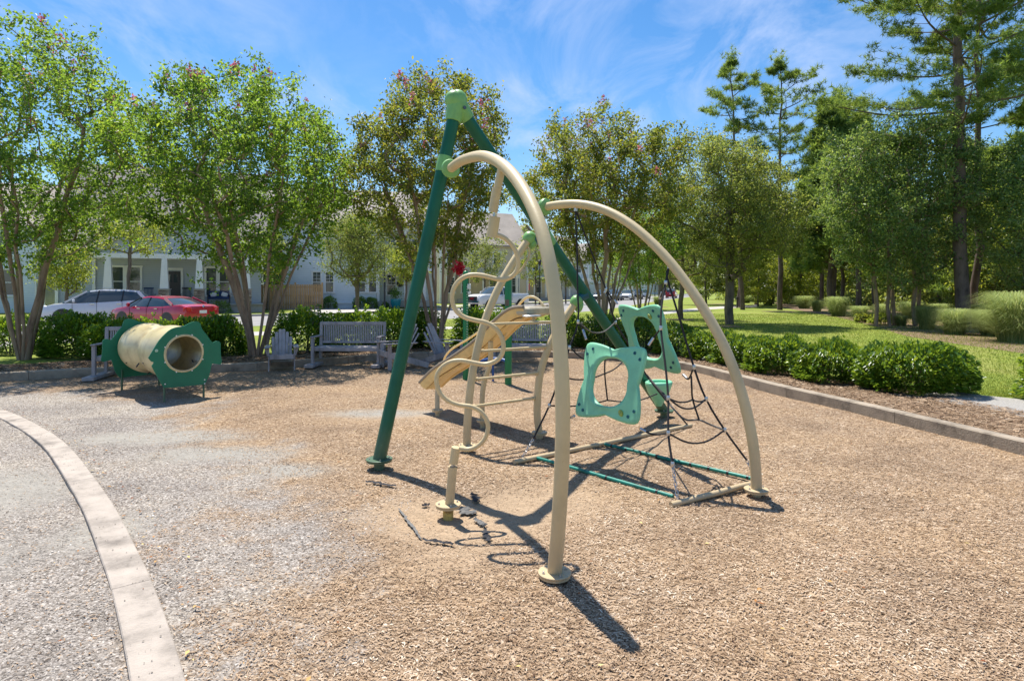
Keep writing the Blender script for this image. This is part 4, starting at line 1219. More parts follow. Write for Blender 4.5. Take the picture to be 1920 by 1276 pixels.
# a few plants by the grasses
pl = [(1655, 27.5, .5, .45, M_lime_leaf, 'low spiky palmetto beside the grass clumps'), (1618, 29, .35, .4, M_crepe2, 'small reddish stump plant at the bed corner')]
for i, (px, D, rr, hh, lm, lab) in enumerate(pl):
    place(bush(170+i, rr, rr, hh, 900, .12, lm, lab, 'plant', 'low_plant'), dp(px, D))
# undergrowth that closes the woods
r = np.random.default_rng(4); k = 60000
u = r.random(k); D = 38+52*r.random(k); px = 1340+700*u
x = (px-CX)/FPX*D; z = LZ+np.abs(r.normal(0, .85, k))*(.5+.8*vnoise(x*.4, D*.4, 6))
ok = (D > np.interp(px, [1340, 1440, 1520, 1650, 1800, 2040], [88, 72, 55, 44, 36, 33]))
C = np.stack([x, D, z], 1)[ok]
V, F = leaf_arrays(C, .34, .55, seed=9); tn = leaf_tint(C, 9, scale=.5)
np_obj('undergrowth', V, F, M_oak, None, tint=np.concatenate([tn, tn]))['kind'] = 'stuff'

# ================================================================ CLIMBING STRUCTURE
def lerp(a, b, t): return Vector(a)*(1-t)+Vector(b)*t
APEX = Vector((-.545, 6.05, 3.53))
LEG1 = Vector((-1.275, 5.80, 0.0)); LEG2 = Vector((2.085, 8.20, 0.0))
cf = thing('climbing_frame', 'tall green and cream climbing frame with arches, wavy pole, ladder, slide and rope net', 'climbing frame', (0.4, 6.2, 0), 0, None, world=True)
def flange(part, c, r, material, thick=.012, z=.075, nb=4, stub=.045, a0=.4):
    """collar plate above the ground with bolts, on a stub that goes into the ground"""
    mb = MB(); mb.lathe([(0, z-thick), (r*.97, z-thick), (r, z-thick*.6), (r, z-thick*.2), (r*.97, z), (0, z)], (c.x, c.y, 0), seg=28)
    mb.build('flange', material, part, smooth=True, autosmooth=30)
    mb = MB(); mb.lathe([(0, z-thick*2.2), (r*.95, z-thick*2.2), (r*.95, z-thick*1.15), (0, z-thick*1.15)], (c.x, c.y, 0), seg=28)
    mb.build('flange', material, part, smooth=True, autosmooth=30)
    mb = MB(); mb.lathe([(stub, -.15), (stub, z-thick*2.2)], (c.x, c.y, 0), seg=18); mb.build('ground_stub', material, part, smooth=True)
    for i in range(nb):
        a = a0+i*2*math.pi/nb; b = (c.x+r*.74*math.cos(a), c.y+r*.74*math.sin(a), z)
        mb = MB(); mb.lathe([(.009, 0), (.009, .005), (.0, .005)], b, seg=6); mb.lathe([(.0055, .005), (.005, .014), (0, .015)], b, seg=8)
        mb.build('bolt', M_steel, part)
for k, (base, r0) in enumerate(((LEG1, .062), (LEG2, .062))):
    foot = lerp(base, APEX, .025)
    line = [lerp(foot, APEX, u) for u in np.linspace(0, .985, 14)]
    mb = MB(); mb.tube(line, r0, 28); leg = mb.build('leg', M_green, cf, smooth=True)
    flange(leg, Vector((foot.x, foot.y, 0)), .125, M_green, z=.10, a0=.3+k, stub=.05)
# moulded cap joining the legs
d1 = (LEG1-APEX).normalized(); d2 = (LEG2-APEX).normalized()
mb = MB()
for d in (d1, d2):
    prof = [(.001, -.155), (.035, -.150), (.068, -.128), (.088, -.09), (.094, -.04), (.092, .03), (.082, .12), (.078, .16), (.070, .165), (.064, .163)]
    mb.lathe(prof, APEX+d*.02, d, 28)
mid = (d1+d2).normalized()
mb.lathe([(0, -.165), (.045, -.155), (.08, -.12), (.10, -.06), (.104, .0), (.095, .06), (.06, .12), (0, .15)], APEX+mid*.035, mid, 28, sx=1.0, sy=.9)
cap = mb.build('apex_cap', M_lime, cf, smooth=True, autosmooth=50)
mid = (d1+d2).normalized(); side = d1.cross(d2).normalized()
if side.y > 0: side = -side
for q in (.055,):
    mb = MB(); mb.lathe([(.018, 0), (.018, .006), (.0, .006)], APEX+mid*q+side*.088+Vector((0.02,0,0)), side, 12); mb.build('bolt', M_darkcar, cap, smooth=True)

def on_leg2(t): return lerp(APEX, LEG2, t)
def on_leg1(t): return lerp(APEX, LEG1, t)
def arch(pxs, A, B, r, base, name='arch', z=.062, fr=.098, tail=True):
    pts = [on_plane(x, y, A, B) for x, y in pxs]
    if tail: pts.append(Vector((base[0], base[1], .04)))
    line = smooth(pts, 7)
    # settle the curve so the seen wobble of single picks goes away
    for _ in range(10):
        line = [line[0]] + [(line[i-1]+line[i]*2+line[i+1])/4 for i in range(1, len(line)-1)] + [line[-1]]
    mb = MB(); mb.tube(line, r, 24); o = mb.build(name, M_cream, cf, smooth=True)
    if tail: flange(o, Vector((base[0], base[1], 0)), fr, M_cream, z=z, stub=.038)
    return o, line
# left arch: springs from the steep leg and lands nearest the camera
A1 = on_leg1(.165); B1 = Vector((.25, 3.60, 0))
arch1, line1 = arch([(845,316),(862,303),(880,296),(903,292),(925,298),(945,311),(963,329),(982,356),(1000,391),(1015,430),(1028,480),(1037,530),(1044,580),(1049,640),(1053,700),(1055,760),(1055,820),(1053,880),(1050,940),(1046,1000)], (A1.x, A1.y), (B1.x, B1.y), .043, B1, z=.045)
A2 = on_leg2(.345); B2 = Vector((2.02, 5.07, 0))
A2b = Vector((A2.x-.02, A2.y-.12, A2.z))
arch2, line2 = arch([(1022,388),(1045,384),(1075,382),(1105,385),(1135,394),(1165,409),(1195,430),(1225,457),(1255,489),(1283,525),(1310,564),(1335,605),(1357,647),(1375,690),(1390,735),(1402,780),(1411,825),(1416,868),(1418,900)], (A2b.x, A2b.y), (B2.x, B2.y), .044, B2, z=.055)
def clamp(c, axis, r=.085, w=.05, name='clamp', material=None, parent=None):
    """rounded two-part clamp shell where a tube meets a leg"""
    mb = MB(); mb.lathe([(.0, -w*.9), (r*.5, -w*.85), (r*.85, -w*.55), (r, 0), (r*.93, w*.35), (r*.7, w*.62), (.0, w*.7)], c, axis, 26)
    o = mb.build(name, material or M_lime, cf, smooth=True, autosmooth=60)
    return o
v = (line1[2]-line1[0]).normalized()
mb = MB(); ax = Vector((v.x, v.y, v.z*.4)).normalized()
mb.lathe([(0, -.05), (.05, -.05), (.082, -.02), (.090, .01), (.082, .028), (.05, .036), (0, .037)], line1[0]-v*.01, ax, 26, sx=1.0, sy=1.0)
mb.tube([on_leg1(.150), on_leg1(.172), on_leg1(.194)], [.066, .07, .066], 24)
mb.build('clamp', M_lime, cf, smooth=True, autosmooth=50)
v = (line2[2]-line2[0]).normalized()
mb = MB(); mb.lathe([(0, -.07), (.05, -.06), (.085, -.03), (.095, .0), (.088, .022), (.05, .032), (0, .033)], line2[0]+v*.0, Vector((v.x, v.y, 0)).normalized(), 26)
mb.tube([on_leg2(.315), on_leg2(.345), on_leg2(.375)], [.064, .070, .064], 24)
mb.build('clamp', M_lime, cf, smooth=True, autosmooth=50)

# curved ladder
baseA = Vector((-.475, 6.45, 0)); baseB = Vector((.315, 7.02, 0))
hubA = P(995, 441, on_leg2(.37).y-.03); hubB = P(1086, 558, on_leg2(.54).y-.05)
railA, lineA = arch([(992,447),(972,476),(952,508),(933,543),(916,582),(902,624),(892,667),(884,710),(879,755),(876,800)][::1], (hubA.x, hubA.y), (baseA.x, baseA.y), .042, baseA, 'ladder_rail', z=.07, fr=.09)
railB, lineB = arch([(1080,566),(1066,586),(1053,606),(1040,628),(1028,652),(1018,680),(1011,710),(1008,745),(1007,780)], (hubB.x, hubB.y), (baseB.x, baseB.y), .042, baseB, 'ladder_rail', z=.07, fr=.09)
for hub, ln, t_ in ((hubA, lineA, .37), (hubB, lineB, .54)):
    v = (ln[2]-ln[0]).normalized()
    mb = MB(); mb.lathe([(0, -.075), (.045, -.07), (.068, -.045), (.075, -.01), (.066, .03), (.050, .05), (0, .05)], ln[0], v, 22)
    mb.lathe([(0, -.03), (.06, -.03), (.078, 0), (.06, .03), (0, .03)], ln[0]+Vector((.04, .03, -.05)), (1, .2, -.3), 20)
    mb.build('clamp', M_lime, cf, smooth=True, autosmooth=50)
pb = lineB[0]; q2_ = on_leg2(.535)
mb = MB(); mb.tube([pb, lerp(pb, q2_, .5)+Vector((0, 0, .01)), q2_], [.045, .055, .072], 18); mb.build('clamp_block', M_blueplug, cf, smooth=True)
pa = lineA[0]; qa = on_leg2(.37)
mb = MB(); mb.tube([pa, lerp(pa, qa, .5), qa], [.045, .05, .066], 18); mb.build('clamp_block', M_blueplug, cf, smooth=True)
def at_z(line, z):
    for a, b in zip(line, line[1:]):
        if (a.z-z)*(b.z-z) <= 0 and abs(a.z-b.z) > 1e-6: return lerp(a, b, (z-a.z)/(b.z-a.z))
    return line[-1]
for z in (.46, .745, 1.04, 1.325):
    a, b = at_z(lineA, z), at_z(lineB, z)
    mb = MB(); mb.tube([a, b], .0165, 14); rg = mb.build('rung', M_cream, cf, smooth=True)
    for q_ in (.06, .915):
        mb = MB(); mb.tube([lerp(a, b, q_), lerp(a, b, q_+.025)], .0225, 12); mb.build('collar', M_cream, rg, smooth=True)
# small hand loop near the head of the ladder
pl_ = (baseA, hubA)
hp = [P(x, y, 6.75) for x, y in ((990,462),(993,470),(991,482),(984,495),(975,508),(968,512),(962,508))]
mb = MB(); mb.tube(smooth(hp, 5), .011, 10); mb.build('hand_loop', M_cream, cf, smooth=True)

# step plate beside the slide mouth
st = P(997, 592, 7.0)
mb = MB(); mb.lathe([(0, -.010), (.12, -.010), (.13, -.004), (.13, .004), (.12, .010), (0, .010)], st, (0, 0, 1), 28, sx=1.0, sy=.7); sp_ = mb.build('step_plate', M_steel, cf, smooth=True, autosmooth=30)
mb = MB(); mb.tube([st-Vector((-.02, 0, .01)), Vector((st.x+.02, st.y, 1.33))], .02, 12); mb.build('step_post', M_cream, sp_, smooth=True)

# ---- slide
M_brownseam = mat('dark brown seam', (.10, .06, .03), .7)
S0 = Vector((.30, 7.22, 1.40)); 
sl_dir = Vector((-.70, .714, 0)).normalized(); sl_side = Vector((.714, .70, 0)).normalized()
_sb = S0+sl_dir
cl_ = smooth([on_plane(x, y, (S0.x, S0.y), (_sb.x, _sb.y)) for x, y in ((1004,586),(990,586),(974,592),(950,612),(924,639),(894,662),(862,682),(838,697),(822,712),(812,722))], 4)
for _ in range(3): cl_ = [cl_[0]]+[(cl_[i-1]+cl_[i]*2+cl_[i+1])/4 for i in range(1, len(cl_)-1)]+[cl_[-1]]
sec_in = [(-.235, .075), (-.225, .07), (-.205, .02), (-.165, -.012), (0, -.03), (.165, -.012), (.205, .02), (.225, .07), (.235, .075)]
sec_out = [(.248, .06), (.232, .00), (.185, -.045), (0, -.062), (-.185, -.045), (-.232, .00), (-.248, .06)]
sec = sec_in+sec_out; vs = []; fs = []; n = len(sec); m_ = len(cl_)
for i, p in enumerate(cl_):
    t = (cl_[min(i+1, m_-1)]-cl_[max(0, i-1)]).normalized(); up = sl_side.cross(t); up = up if up.z > 0 else -up
    k = 1.0 if i > 4 else .75
    for (s, h) in sec: vs.append(p+sl_side*s*.84+up*h)
for i in range(m_-1):
    for k in range(n): fs.append((i*n+k, i*n+(k+1) % n, (i+1)*n+(k+1) % n, (i+1)*n+k))
fs.append(tuple(range(n))); fs.append(tuple(range((m_-1)*n+n-1, (m_-1)*n-1, -1)))
mb = MB(); mb.add(vs, fs); slide = mb.build('slide', M_slide, cf, smooth=True, autosmooth=35)
for sgn in (-1, 1):
    ln = []
    for i, p in enumerate(cl_):
        t = (cl_[min(i+1, m_-1)]-cl_[max(0, i-1)]).normalized(); up = sl_side.cross(t); up = up if up.z > 0 else -up
        ln.append(p+sl_side*(sgn*.204)+up*.072)
    mb = MB(); mb.tube(ln, .021, 8); mb.build('slide_rim', M_slidelip, slide, smooth=True)
for sgn in (-1, 1):
    ln = [p+sl_side*sgn*.142-Vector((0, 0, .050)) for p in cl_[3:-1]]
    mb = MB(); mb.tube(ln, .008, 5); mb.build('slide_seam', M_brownseam, slide, smooth=True)
# seam ribs below the slide bed
for sgn in (-1, 1):
    ln = [p+sl_side*sgn*.11-Vector((0, 0, .062)) for p in cl_[3:-2]]
    mb = MB(); mb.tube(ln, .018, 6); mb.build('slide_rib', M_slide, slide, smooth=True)
lipc = cl_[1]
MB().box(lipc+Vector((0, 0, .02)), (.40, .22, .10), Matrix((sl_side, sl_dir, Vector((0, 0, 1)))).transposed(), .02).build('slide_lip', mat('pale slide lip', (.50, .44, .32), .45), slide, smooth=True, autosmooth=30)
# pair of rails at the slide mouth and mid way
def srail(pxs, name='slide_rail', r=.015, parent=None):
    mb = MB(); mb.tube(smooth([P(x, y, D) for x, y, D in pxs], 6), r, 10); return mb.build(name, M_cream, parent or slide, smooth=True)
srail([(940,640,7.62),(950,622,7.6),(960,596,7.55),(972,573,7.5),(985,559,7.45),(998,556,7.4),(1010,562,7.35),(1018,572,7.3),(1021,583,7.28)])
srail([(830,686,8.75),(835,668,8.7),(846,655,8.65),(860,646,8.6),(880,634,8.4),(900,620,8.2),(922,603,7.95),(938,594,7.75)])
srail([(847,670,8.65),(853,682,8.6)]); srail([(948,592,7.6),(952,604,7.6)])
# slide supports
def support(pxs, base, r=.032):
    pts = [P(x, y, D) for x, y, D in pxs]+[Vector((base[0], base[1], .03))]
    mb = MB(); mb.tube(smooth(pts, 5), r, 16); o = mb.build('slide_support', M_cream, cf, smooth=True)
    flange(o, Vector((base[0], base[1], 0)), .075, M_cream, z=.09, stub=.03); return o
support([(821,722,8.35),(820,745,8.3)], (-1.0, 8.22))
support([(920,640,7.55),(919,680,7.6),(908,715,7.62),(904,750,7.6)], (-.365, 7.58))
# ---- wavy climbing pole
top = min(line1, key=lambda p: abs((p.x/p.y*FPX+CX)-940)+abs((HY-(p.z-EYE)/p.y*FPX)-308)*.4)
WB = Vector((-.485, 4.66, 0)); 
def wp(px, py): 
    k = max(0, min(1, (py-335)/(960-335)))
    return P(px, py, top.y*(1-k)+WB.y*k)
wpole = MB().tube([lerp(wp(940, 318), wp(924, 398), 0), wp(924, 397)], .030, 18).build('wavy_pole', M_cream, cf, smooth=True)
mb = MB(); mb.tube([wp(932,352), wp(924,398)], .0345, 18); mb.build('sleeve', M_cream, wpole, smooth=True)
mb = MB(); mb.tube([wp(929,400), wp(927,407)], .014, 12); mb.build('swivel_pin', M_steel, wpole, smooth=True)
mb = MB(); mb.tube([wp(928,406), wp(922,445)], .040, 20); mb.build('sleeve', M_cream, wpole, smooth=True)
wav = [(922,441),(934,441),(947,447),(960,459),(969,476),(972,494),(968,509),(958,519),(944,524),(928,522),(908,517),(888,515),(871,519),(857,530),(849,546),(848,564),(855,582),(870,594),(890,600),(912,605),(930,616),(941,633),(944,652),(938,669),(925,679),(908,683),(888,680),(866,676),(846,678),(830,687),(820,702),(819,720),(826,738),(842,752),(862,759),(884,762),(901,771),(912,786),(915,803),(909,822),(895,836),(878,842),(860,840)]
mb = MB(); mb.tube(smooth([wp(x, y) for x, y in wav], 3), .0175, 16); mb.build('wavy_tube', M_cream, wpole, smooth=True)
mb = MB(); mb.tube([wp(855,838), wp(850,868)], .034, 18); mb.build('sleeve', M_cream, wpole, smooth=True)
mb = MB(); mb.tube([wp(850,867), wp(849,876)], .014, 12); mb.build('swivel_pin', M_steel, wpole, smooth=True)
mb = MB(); mb.tube([wp(849,874), wp(843,943)], .034, 20); mb.tube([wp(849,873.5), wp(848.9,875)], .027, 20); o = mb.build('foot_sleeve', M_cream, cf, smooth=True)
M_rustyel = mat('rusted yellow stub', (.50, .36, .10), .7, var=.7, scale=30, bump=.3, col2=(.12, .05, .02))
flange(o, WB, .098, M_cream, z=.075, stub=.0)
mb = MB(); mb.lathe([(.040, -.2), (.040, .05)], (WB.x, WB.y, 0), seg=18); mb.build('rusty_stub', M_rustyel, o, smooth=True)

# ---- rope net between the right arch and the ground frame
c1_, c2_ = G(979, 858, .04), G(1290, 797, .04); c3_, c4_ = G(1271, 937, .04), G(1416, 897, .04)
def on_arch(line, px, drop=.05):
    p = min(line, key=lambda p: abs(p.x/p.y*FPX+CX-px)); return p-Vector((0, 0, drop))
T1 = on_arch(line2, 1079); T2 = on_arch(line2, 1253)
def rope(pts, r=.0085, material=None, name='rope', n=5):
    mb = MB(); mb.tube(smooth(pts, n), r, 7); return mb.build(name, material or M_rope, net, smooth=True)
net = MB().lathe([(.004, -.03), (.02, -.025), (.02, .02), (.004, .03)], T1, seg=10).build('rope_net', M_steel, cf, smooth=True)
def chain(a, b, parent):
    d = b-a; L_ = d.length; n = max(2, int(L_/.034)); ax = d.normalized(); u = ax.orthogonal().normalized(); w = ax.cross(u)
    mb = MB()
    for i in range(n):
        c = a+d*((i+.5)/n); p, q = (u, w) if i % 2 else (w, u)
        ring = []
        for k in range(10):
            an = 2*math.pi*k/10; ring.append(c+ax*math.cos(an)*.022+p*math.sin(an)*.012)
        ring.append(ring[0]); mb.tube(ring, .0038, 5, cap=False)
    return mb.build('chain', M_steel, parent, smooth=True)
def onl(A, B, py):
    """the point of the line A-B seen on photo row py gives the depth there"""
    k = (HY-py)/FPX; t = (EYE+k*A.y-A.z)/((B.z-A.z)-k*(B.y-A.y)); return A.y+(B.y-A.y)*t
def Lp(A, B, px, py): return P(px, py, onl(A, B, py))
# four main ropes
L1 = [T1, Lp(T1,c1_,1082,470), Lp(T1,c1_,1083,540), Lp(T1,c1_,1084,603), Lp(T1,c1_,1068,651), Lp(T1,c1_,1050,705), Lp(T1,c1_,1030,760), Lp(T1,c1_,1000,822)]
L2 = [T1, Lp(T1,c2_,1105,462), Lp(T1,c2_,1136,542), Lp(T1,c2_,1154,604), Lp(T1,c2_,1185,655), Lp(T1,c2_,1214,706), Lp(T1,c2_,1250,752)]
L3 = [T2, Lp(T2,c3_,1248,530), Lp(T2,c3_,1241,570), Lp(T2,c3_,1239,615), Lp(T2,c3_,1247,680), Lp(T2,c3_,1253,746), Lp(T2,c3_,1253,812), Lp(T2,c3_,1261,870)]
L4 = [T2, Lp(T2,c4_,1251,520), Lp(T2,c4_,1272,590), Lp(T2,c4_,1301,688), Lp(T2,c4_,1324,748), Lp(T2,c4_,1359,806), Lp(T2,c4_,1400,862)]
for ln in (L1, L2, L3, L4): rope(ln, .0095, n=3)
chain(L1[-1], c1_, net); chain(L3[-1], c3_, net); chain(L4[-1], c4_, net)
rope([L2[-1], lerp(L2[-1], c2_, .5), c2_], .009)
mb = MB(); mb.lathe([(.004, -.03), (.02, -.025), (.02, .02), (.004, .03)], T2, seg=10); mb.build('hanger', M_steel, net, smooth=True)
def ferrule(p, d=(0, 0, 1), r=.016, h=.022):
    mb = MB(); mb.lathe([(r*.8, -h), (r, -h*.8), (r, h*.8), (r*.8, h)], p, d, 10); mb.build('ferrule', M_steel, net, smooth=True)
for p in (L1[3], L1[4], L1[6], L2[2], L2[3], L3[1], L3[3], L3[5], L3[6], L4[3], L4[4], L4[5], L3[7]): ferrule(p)
def sagr(a, b, s, m=None, r=.008, k=3):
    rope([a]+[lerp(a, b, i/k)-Vector((0, 0, s*math.sin(math.pi*i/k))) for i in range(1, k)]+[b], r, m)
# cross ropes and the inner spider
CN = P(1139, 750, 6.6); CU = P(1134, 700, 6.5); CT = P(1135, 662, 6.5)
sagr(L1[5], CU, .05); sagr(CU, L2[4], .05); rope([CT, CU, CN]); sagr(L1[4], CT, .10); sagr(CT, L2[4], .02)
sagr(L1[6], CN, .03); sagr(CN, Lp(T1,c2_,1232,738), .05)
CR = P(1299, 749, 5.6); CR2 = P(1311, 787, 5.5)
rope([Lp(T2,c4_,1296,704), Lp(T2,c4_,1297,725), CR, CR2]); sagr(L3[5], L4[4], .09); sagr(CR, L4[4], .02, None); sagr(L3[5], CR, .03)
sagr(L3[6], L4[5], .10); rope([P(1215,705,6.6), P(1240,735,6.2), P(1262,765,5.9), P(1285,786,5.7), CR2, P(1335,797,5.5), L4[5]], .0085, M_ropeg)
sagr(L3[5], P(1212,702,6.4), .01); 
# ties to the panels
PA = [P(1101, 641, 6.20), P(1214, 652, 5.50), P(1198, 797, 5.40), P(1078, 779, 6.05)]
PBn = [P(1158, 571, 6.75), P(1238, 571, 5.95), P(1279, 701, 5.85), P(1190, 690, 6.6)]
rope([L1[3], P(1093,618,6.28), P(1098,634,6.22)]); rope([L3[3], P(1228,630,5.5), P(1218,645,5.5)]); rope([Lp(T1,c1_,1040,735), P(1060,780,6.1), P(1072,782,6.07)])
rope([P(1199,803,5.42), P(1225,814,5.35), L3[6]]); rope([L2[2], P(1148,560,6.8)]); rope([Lp(T2,c3_,1247,535), P(1239,556,5.9)]); rope([P(1281,703,5.85), P(1291,710,5.75), Lp(T2,c4_,1300,690)])
sagr(L1[3], L2[3], .12, M_ropeg)
for p, q in ((P(1093,618,6.28), P(1099,636,6.22)), (P(1225,633,5.5), P(1216,647,5.5)), (P(1200,803,5.42), P(1211,809,5.4)), (P(1241,548,5.9), P(1237,560,5.93)), (P(1281,702,5.85), P(1288,709,5.8)), (P(1071,783,6.08), P(1077,779,6.05)), (P(1152,562,6.78),P(1158,570,6.76)), (P(1136,545,6.7),P(1133,549,6.7))):
    mb = MB(); mb.tube([p, q], .013, 10); mb.build('shackle', M_steel, net, smooth=True)
# ground frame: two cream bars, two teal bars
def gbar(a, b, r, material, wear=None):
    pts = [a]+[lerp(a, b, t)+Vector((0, 0, rnd.uniform(-.002, .004))) for t in (.25, .5, .75)]+[b]
    mb = MB(); mb.tube(pts, r, 14); return mb.build('ground_bar', material, cf, smooth=True)
g1 = gbar(G(964, 866, .02), G(1296, 797, .03), .024, M_cream); g2 = gbar(G(1258, 946, .02), G(1424, 903, .03), .024, M_cream)
g3 = gbar(G(1003, 857, .02), G(1262, 930, .025), .017, M_teal); g4 = gbar(G(1128, 831, .02), G(1412, 897, .025), .017, M_teal)
for g_, a, b, n_ in ((g3, G(1003, 857, .02), G(1262, 930, .025), 3), (g4, G(1128, 831, .02), G(1412, 897, .025), 9)):
    for i in range(n_):
        t = (i+.7)/n_; p = lerp(a, b, t); q = lerp(a, b, min(1, t+.012)); mb = MB(); mb.tube([p, q], .0195, 12); mb.build('band', M_black, g_, smooth=True)
# ---- moulded climbing panels
def panel(corners, name='climbing_panel', thick=.075, hole=(.55, .63)):
    """corners: TL, TR, BR, BL"""
    TL, TR, BR, BL = corners
    nrm = ((TR-TL)+(BR-BL)).cross((TL-BL)+(TR-BR)).normalized()
    if nrm.y > 0: nrm = -nrm                       # faces the camera side
    def pt(u, v): return TL*(1-u)*(1+v)/4+TR*(1+u)*(1+v)/4+BR*(1+u)*(1-v)/4+BL*(1-u)*(1-v)/4
    NA, NS = 96, 22; vs = []; fs = []
    for i in range(NA):
        a = 2*math.pi*i/NA; c, s = math.cos(a), math.sin(a)
        q = abs(math.sin(2*a))
        ro = (abs(c)**11+abs(s)**11)**(-1/11)*(1-.15*(1-q)**.9)*1.02
        ri_ = 1/math.sqrt((c/hole[0])**2+(s/hole[1])**2)
        ri_ *= 1+.06*q
        mid_, hw = (ro+ri_)/2, (ro-ri_)/2
        for k in range(NS):
            b = 2*math.pi*k/NS; cb, sb = math.cos(b), math.sin(b)
            e = .62
            rr = mid_+hw*math.copysign(abs(cb)**e, cb)
            x = cb
            # raised lip round the hole, dished sides, rounded rim
            prof = .55+.45*math.exp(-((x+.62)/.28)**2)+.22*math.exp(-((x-.70)/.25)**2)*(1-q*.3)
            dz = math.copysign(abs(sb)**.8, sb)*thick*.5*prof*(1-.10*q)
            p = pt(rr*c, rr*s)+nrm*dz
            vs.append(p)
    for i in range(NA):
        j = (i+1) % NA
        for k in range(NS):
            k2 = (k+1) % NS; fs.append((i*NS+k, j*NS+k, j*NS+k2, i*NS+k2))
    mb = MB(); mb.add(vs, fs); o = mb.build(name, M_mint, cf, smooth=True, autosmooth=80)
    for u, v in ((-.90, .70), (-.72, .86), (.90, .70), (.72, .86), (-.9, -.72), (-.74, -.86), (.9, -.70), (.74, -.86)):
        p = pt(u*.96, v*.96)+nrm*thick*.30
        mb = MB(); mb.lathe([(.006, -.004), (.009, .003), (.0150, .003), (.0150, -.006)], p, nrm, 14); mb.build('bolt_ring', M_blueplug, o, smooth=True)
    return o, pt, nrm
pA, ptA, nA = panel(PA)
pB, ptB, nB = panel(PBn)
M_badge = mat('olive badge', (.30, .36, .06), .5, var=.15)
for o, pt_, nn_, u, v in ((pA, ptA, nA, .50, -.76), (pB, ptB, nB, .50, .66)):
    mb = MB(); mb.lathe([(0, .006), (.021, .006), (.026, .0), (.026, -.008)], pt_(u, v)+nn_*.030, nn_, 22, sx=1.25, sy=.9); bd = mb.build('badge', M_badge, o, smooth=True)
    mb = MB(); c = pt_(u, v)+nn_*.0375
    e1 = nn_.cross(Vector((0, 0, 1))).normalized(); e2 = e1.cross(nn_)
    for q_, w_ in ((-.010, .008), (.010, -.008)): mb.lathe([(0, .0008), (.0035, .0008), (.0035, -.002)], c+e1*q_+e2*w_, nn_, 8)
    mb.build('badge_dot', M_blueplug, bd)
# round pod seat on the far leg
pod = on_leg2(.90)+Vector((-.10, -.06, .0)); pod = P(1235, 716, 7.75)
mb = MB(); mb.lathe([(0, -.30), (.045, -.30), (.075, -.25), (.16, -.12), (.195, -.035), (.20, .0), (.185, .012), (.15, .006), (.145, -.02), (.0, -.03)], pod, (0, 0, 1), 28, sx=1, sy=.8)
mb.build('pod_step', M_mint, cf, smooth=True, autosmooth=60)

# ---- torn cloth and liner scraps on the ground
def scrap(px, py, px2, py2, w, material, label, name='cloth_scrap', seed=0, lift=.02, group='scraps of ground liner'):
    a, b = G(px, py, -.01), G(px2, py2, -.01); r = random.Random(seed); c = (a+b)/2
    d = (b-a); L_ = d.length; t = d.normalized(); s = Vector((-t.y, t.x, 0)); n, m2 = 18, 4; vs = []; fs = []
    for i in range(n+1):
        u = i/n; ww = w*(.35+.65*math.sin(math.pi*min(1, max(0, u*.9+.05))))*(1+r.uniform(-.25, .25)); off_ = r.gauss(0, w*.18)
        for k in range(m2+1):
            v = k/m2-.5; p = a+d*u+s*(ww*v+off_); p.z = .016+float(floor_z(np.array([p.x]), np.array([p.y]))[0])+lift*(.35+.65*abs(math.sin(u*7+seed)))*(1-.8*abs(v)*1.6)
            vs.append(p-c)
    for i in range(n):
        for k in range(m2): fs.append((i*(m2+1)+k, i*(m2+1)+k+1, (i+1)*(m2+1)+k+1, (i+1)*(m2+1)+k))
    mb = MB(); mb.add(vs, fs); o = mb.build(name, material, None, smooth=True, autosmooth=50); o.location = c
    tag(o, label, 'scrap', group); return o
scrap(685, 909, 744, 916, .05, M_fabric, 'black twisted cloth strip lying by the foot of the steep green leg', seed=1, lift=.017)
scrap(793, 1013, 850, 1023, .045, M_fabric, 'black folded cloth strip at the end of the half buried liner edge', seed=2, lift=.02)
scrap(748, 955, 790, 1010, .022, M_fabricg, 'grey liner edge half buried in the chips, running up to the black strip', seed=3, lift=.003)
scrap(862, 947, 888, 958, .11, M_fabricg, 'grey triangular liner flap beside the foot plate of the wavy pole', seed=4, lift=.02)
scrap(892, 966, 908, 983, .045, M_fabricg, 'small grey liner flap between the triangular flap and the torn black one', seed=5, lift=.02)
scrap(910, 990, 916, 1018, .05, M_fabric, 'torn black and grey liner scrap nearest the front arch', seed=6, lift=.017)
scrap(791, 948, 805, 945, .04, M_fabric, 'tiny black scrap left of the foot plate of the wavy pole', seed=7, lift=.017)
scrap(884, 925, 898, 938, .06, M_fabric, 'black scrap poking up in the shadow line behind the wavy pole', seed=8, lift=.03)

# ================================================================ FISH TUNNEL
th = R(50); u_ = Vector((math.cos(th), math.sin(th), 0)); w_ = Vector((-math.sin(th), math.cos(th), 0))   # panel direction, tunnel direction
FC = P(345, 662, 9.45)
tun = thing('crawl_tunnel', 'beige crawl tunnel between two green fish shaped panels', 'play tunnel', (FC.x, FC.y, 0), 0, None, world=True)
k_ = FPX/9.45
def fish_uv(px, py):
    """outline picks in the panel's own plane"""
    kx = (px-CX)/FPX; t = (kx*FC.y-FC.x)/(u_.x-kx*u_.y); p = FC+u_*t; D = p.y
    return (t, (EYE-(py-HY)/FPX*D)-FC.z)
fz = lambda x, y: fish_uv(160+x/6.714, 580+y/6.714)
fish = [fz(*q) for q in [(790,610),(830,655),(858,660),(850,690),(835,705),(850,745),(885,810),(930,890),(975,965),(1010,985),(1150,975),(1350,955),(1490,938),(1520,900),(1560,820),(1590,690),(1620,682),(1690,690),(1712,672),(1715,640),(1705,590),(1700,500),(1700,430),(1688,405),(1655,395),(1625,405),(1600,415),(1565,375),(1510,300),(1470,250),(1455,215),(1440,170),(1400,150),(1350,155),(1290,180),(1240,208),(1160,220),(1080,245),(1010,300),(930,385),(870,480),(830,545)]]
HR = .262
